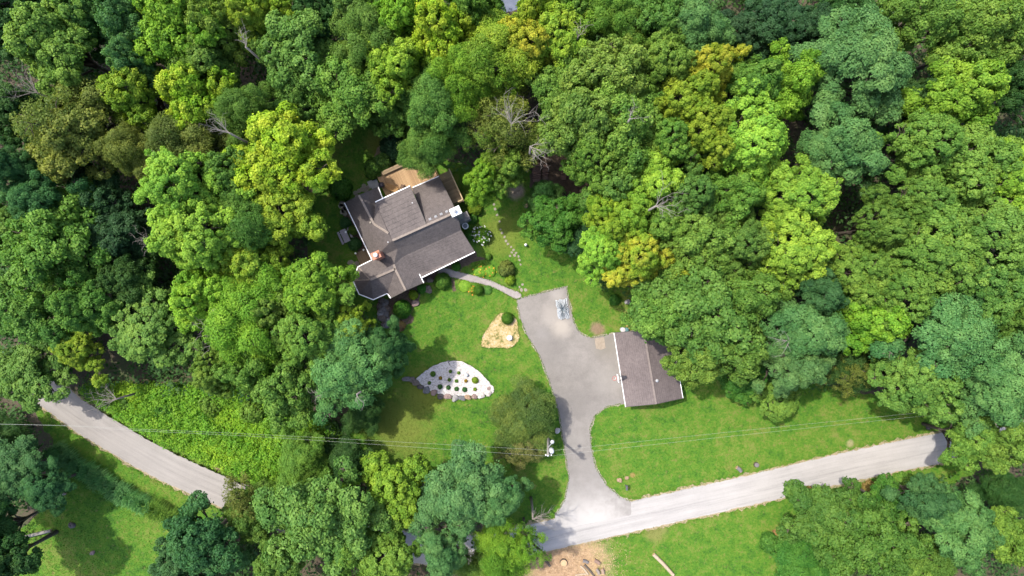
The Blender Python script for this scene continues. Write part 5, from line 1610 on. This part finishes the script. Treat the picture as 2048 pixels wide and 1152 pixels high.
shrub(960, 541, 16, 0.6, 'loose', 'bright', 'leafy bed plant with orange blooms above the walk, left', blooms='oy', nb=16)
shrub(980, 543, 14, 0.5, 'loose', 'bright', 'leafy bed plant with few orange blooms above the walk, right', blooms='oy', nb=7)
shrub(1013, 538, 21, 2.0, 'loose', 'olive', 'loose olive small tree above the driveway top')
shrub(1020, 560, 13, 1.3, 'loose', 'yg', 'yellow green bush below the loose olive one')
shrub(912, 533, 10, 0.7, 'round', 'sat', 'low green mound under the front eave by the walk')
shrub(680, 377, 28, 2.3, 'loose', 'sat', 'wide leafy shrub at the upper left corner of the house')
shrub(690, 445, 14, 1.0, 'loose', 'teal', 'blue green bush along the left wall above the picnic table')
shrub(705, 460, 11, 1.0, 'round', 'mid', 'round bright bush right of the picnic table')
shrub(708, 487, 17, 1.3, 'loose', 'teal', 'blue green bush between picnic table and small deck')
shrub(745, 335, 26, 2.6, 'loose', 'green', 'feathery green bush left of the deck bench')
shrub(765, 322, 22, 3.0, 'loose', 'dusty', 'pale grey green bush above the deck bench')
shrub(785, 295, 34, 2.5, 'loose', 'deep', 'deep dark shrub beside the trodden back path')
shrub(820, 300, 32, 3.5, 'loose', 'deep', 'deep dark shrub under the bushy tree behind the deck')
shrub(778, 388, 8, 0.8, 'loose', 'bright', 'bright plant in the notch between deck and dormer eave', 'plant')
shrub(705, 545, 12, 1.0, 'loose', 'deep', 'deep green bush at the bay roof on the left')
shrub(700, 585, 14, 1.2, 'loose', 'deep', 'deep green bush at the lower side of the bay roof')
shrub(935, 395, 18, 2.4, 'loose', 'mid', 'green bush right of the narrow deck railing')
shrub(950, 415, 18, 1.8, 'loose', 'yg', 'yellow green bush below the bright tree at the narrow deck')
shrub(938, 470, 13, 0.9, 'loose', 'sat', 'dark green plant between air conditioner and white hydrangea')
shrub(945, 437, 13, 0.9, 'loose', 'sat', 'dark green plant right of the tall white capped chimney')
shrub(1230, 600, 14, 1.0, 'loose', 'sat', 'low dark bush under the golden tree')
shrub(1545, 1090, 26, 2.2, 'loose', 'sat', 'dark green bush at the left tip of the bottom right thicket')
shrub(1810, 965, 24, 1.6, 'loose', 'mid', 'green roadside bush between the bottom right crowns')
shrub(1620, 985, 14, 1.0, 'loose', (0.16, 0.1, 0.045, .3), 'brownish dry bush at the road edge, bottom right')
shrub(1555, 1068, 10, 0.8, 'loose', (0.27, 0.16, 0.07, .3), 'rusty dry bush on the lawn, bottom right')
shrub(1740, 975, 16, 1.0, 'loose', (0.2, 0.13, 0.05, .3), 'tan dry bush at the road edge, right of the leaning tree')
for u, v, r, h, c, lab in ((330, 820, 26, 2.4, 'forest', 'dark bush at the top of the weedy bank, left'), (420, 812, 30, 2.8, 'mid', 'green bush at the top of the weedy bank, middle'), (505, 822, 34, 3.2, 'mid', 'large green bush at the top of the weedy bank, right'),
        (560, 880, 30, 2.4, 'bright', 'bright green bush in the middle of the weedy bank'), (630, 870, 30, 2.6, 'yg', 'yellow green bush at the right end of the weedy bank'), (505, 930, 26, 1.8, 'bright', 'low bright bush near the road in the weedy bank'), (590, 960, 32, 2.6, 'green', 'green bush at the lower end of the weedy bank'), (250, 808, 20, 1.8, 'green', 'green bush beside the fallen branches at the left road')):
    shrub(u, v, r, h, 'loose', c, lab)
# row of arching grasses by the lower left lawn
ROW = [(105, 912), (122, 905), (140, 922), (158, 935), (180, 945), (196, 958), (214, 966), (232, 980), (250, 990), (268, 1000), (286, 1008), (312, 1020), (328, 1026), (345, 1036)]
ORD = ['first', 'second', 'third', 'fourth', 'fifth', 'sixth', 'seventh', 'eighth', 'ninth', 'tenth', 'eleventh', 'twelfth', 'thirteenth', 'fourteenth']
for i, (u, v) in enumerate(ROW):
    shrub(u, v, 21 + (i % 3) * 2, 1.5, 'blades', (0.10, 0.235, 0.075, 0) if i < 11 else 'mid', ORD[i] + ' clump of arching grass from the upper left end of the row', 'grass clump', 'row of arching grass clumps', name='grass_clump')

# ---------------------------------------------------------------- stuff: undergrowth, weeds, grass
def px_grid(n, rs, lo=(-140, -120), hi=(2190, 1270)):
    uv = np.stack([rs.uniform(lo[0], hi[0], n), rs.uniform(lo[1], hi[1], n)], 1)
    return np.array([P(u, v)[:2] for u, v in uv])
road_pts = np.array(resample(road_line, 1.0))
def road_dist(p):
    return np.sqrt(((p[:, None, :] - road_pts[None]) ** 2).sum(2)).min(1)
HOUSE_W = px_poly([(680, 395), (756, 345), (810, 315), (935, 340), (965, 510), (850, 575), (740, 610), (695, 560)], 0, 1)
GAR_W = px_poly([(1215, 655), (1360, 640), (1385, 800), (1245, 825)], 0, 1)
def leafy_mass(name, pts, rad, hts, per, L, W, col, label, cat, seed, up=.7):
    rs = np.random.RandomState(seed)
    C = []; N = []; T = []
    for p, r, h in zip(pts, rad, hts):
        q = rs.normal(size=(per, 3)); q[:, 2] = np.abs(q[:, 2]); q /= np.linalg.norm(q, axis=1, keepdims=True)
        c = np.array((p[0], p[1], h * .45)) + q * np.array((r, r, h * .55)) * rs.uniform(.6, 1.05, (per, 1))
        C.append(c); N.append(q + (0, 0, up) + rs.normal(0, .5, (per, 3)))
        T.append(np.clip(rs.normal(.5, .18) + rs.normal(0, .2, per), 0, 1))
    C = np.concatenate(C); N = np.concatenate(N); T = np.concatenate(T)
    sz = rs.uniform(.7, 1.3, len(C))
    me = leaf_mesh(name, C, N, L * sz, W * sz, T, rs); me.materials.append(M['leaf'])
    o = bpy.data.objects.new(name, me); COL.objects.link(o); o.color = col
    return tag(o, label, cat, kind='stuff')
rsU = np.random.RandomState(9)
pu = px_grid(3600, rsU)
ok = np.ones(len(pu), bool)
for w in LAWN_W + [DRIVE_W, HOUSE_W, GAR_W, CLEAR, POND_W]:
    ok &= ~inside(pu, w)
ok &= road_dist(pu) > 2.9
WEED = [(150, 790), (230, 762), (330, 765), (420, 770), (520, 800), (640, 830), (690, 880), (735, 935), (700, 965), (560, 985), (500, 985), (470, 955), (350, 898), (275, 856), (200, 815)]
WEED_W = px_poly(WEED, 0, 4)
ok &= ~inside(pu, WEED_W)
pu = pu[ok]
nz = 0.5 + 0.5 * np.sin(pu[:, 0] * .35 + 1.3 * np.sin(pu[:, 1] * .22)) * np.sin(pu[:, 1] * .31)
leafy_mass('undergrowth', pu, rsU.uniform(1.0, 1.9, len(pu)), 1.2 + 8.0 * nz * rsU.rand(len(pu)), 62, .40, .27, (0.042, 0.100, 0.026, 0), 'dark leafy undergrowth on the forest floor below the trees', 'undergrowth', 3)
pw = px_grid(9000, rsU, (130, 770), (760, 1000))
pw = pw[inside(pw, WEED_W)]
pw = pw[road_dist(pw) > 2.9]
nw = np.sin(pw[:, 0] * .55 + 1.5 * np.sin(pw[:, 1] * .4)) * np.sin(pw[:, 1] * .7 + pw[:, 0] * .2) + rsU.normal(0, .35, len(pw))
edge = np.array([min(np.linalg.norm(p - w) for w in WEED_W) for p in pw])
for sel, nm, col, lab, hmax in ((nw > 0.15, 'weeds', (0.165, 0.32, 0.022, .12), 'bright lime leafy weeds on the bank above the left road', 1.3), (nw <= 0.15, 'brambles', (0.112, 0.265, 0.022, .1), 'darker green brambles mixed through the bank above the left road', 2.4)):
    s = pw[sel]; h = rsU.uniform(.25, 1.0, len(s)) ** 1.5 * hmax + .25
    leafy_mass(nm, s, rsU.uniform(.35, .9, len(s)), h, 36, .21, .12, col, lab, 'weeds', 4 if nm == 'weeds' else 5)
# short mown grass blades, densest where lawns meet paving
rsG = np.random.RandomState(21)
def grass(name, n, h, wd, label, seed):
    rs = np.random.RandomState(seed)
    p = px_grid(n, rs, (20, 210), (1990, 1180))
    ok = np.zeros(len(p), bool)
    for w in LAWN_W: ok |= inside(p, w)
    for w in (DRIVE_W, WALK_W, GRAV_W, STRAW_W, HOUSE_W, CLEAR): ok &= ~inside(p, w)
    p = p[ok]
    near = np.zeros(len(p))
    k = 0
    d = np.concatenate([road_dist(p[i:i + 20000]) for i in range(0, len(p), 20000)])
    p = p[d > 1.78]
    n = len(p)
    a = rs.uniform(0, 6.28, n); hh = h * rs.uniform(.5, 1.2, n)
    s = np.stack([np.cos(a), np.sin(a), np.zeros(n)], 1) * wd / 2 * rs.uniform(.7, 1.3, (n, 1))
    lean = rs.normal(0, .6, (n, 2)) * hh[:, None]
    b = np.concatenate([p, np.full((n, 1), .012)], 1)
    tip = b + np.concatenate([lean, hh[:, None]], 1)
    v = np.stack([b - s, b + s, tip], 1).astype(np.float32)
    me = bpy.data.meshes.new(name)
    me.vertices.add(3 * n); me.vertices.foreach_set('co', v.reshape(-1))
    me.loops.add(3 * n); me.loops.foreach_set('vertex_index', np.arange(3 * n, dtype=np.int32))
    me.polygons.add(n); me.polygons.foreach_set('loop_start', np.arange(0, 3 * n, 3, dtype=np.int32))
    me.update(calc_edges=True)
    me.materials.append(M['blades'])
    o = bpy.data.objects.new(name, me); COL.objects.link(o)
    tag(o, label, 'grass', kind='stuff')
M['blades'] = lawn_mat('grass_blades', True)
grass('grass', 420000, 0.11, 0.07, 'short mown green grass over all the lawns', 31)
# ragged longer grass hanging over the edges of road and driveway
def fringe():
    rs = np.random.RandomState(41)
    pts = []
    for i in range(1, len(road_fine) - 1):
        d = road_fine[i + 1] - road_fine[i - 1]; d = d / np.linalg.norm(d); nr = np.array((-d[1], d[0]))
        for s in (-1, 1):
            for k in range(14):
                pts.append(road_fine[i] + d * rs.uniform(-.2, .2) + nr * s * (2.05 + rs.normal(0, .14)))
    for p, q in zip(densify(DRIVE_W[1:-2], .06)[:-40], densify(DRIVE_W[1:-2], .06)[1:]):
        for k in range(2): pts.append(p + rs.normal(0, .06, 2))
    for poly, m in ((STRAW_W, 2), (GRAV_W[:50], 2), (WALK_W, 2)):
        for p in densify(poly, .05):
            for k in range(m): pts.append(p + rs.normal(0, .05, 2))
    p = np.array(pts)
    p = p[~(inside(p, offset_poly(DRIVE_W, -.12)))]
    p = p[~inside(p, GAR_W)]
    n = len(p)
    C = np.concatenate([p, np.full((n, 1), .07)], 1)
    me = leaf_mesh('edge_grass', C, rs.normal(0, .8, (n, 3)) + (0, 0, .7), .16 * rs.uniform(.6, 1.3, n), .055, rs.rand(n), rs)
    me.materials.append(M['blades'])
    o = bpy.data.objects.new('edge_grass', me); COL.objects.link(o)
    tag(o, 'longer ragged grass along the edges of road and driveway', 'grass', kind='stuff')
fringe()
# wood chips scattered on the bare patch
rsC = np.random.RandomState(51)
pc = np.stack([rsC.normal(1140, 42, 5200), rsC.normal(1125, 24, 5200)], 1)
pc = np.array([P(u, v)[:2] for u, v in pc])
pc = pc[road_dist(pc) > 1.85]
C = np.concatenate([pc, np.full((len(pc), 1), .05)], 1)
me = leaf_mesh('wood_chips', C, rsC.normal(0, .35, (len(pc), 3)) + (0, 0, 1), rsC.uniform(.08, .22, len(pc)), rsC.uniform(.04, .1, len(pc)), rsC.rand(len(pc)), rsC)
me.materials.append(simple('chips', (0.62, 0.44, 0.27), (0.30, 0.19, 0.11), 2.0, 0.95))
o = bpy.data.objects.new('wood_chips', me); COL.objects.link(o)
tag(o, 'pale wood chips and sawdust scattered on bare soil below the road', 'wood chips', kind='stuff')
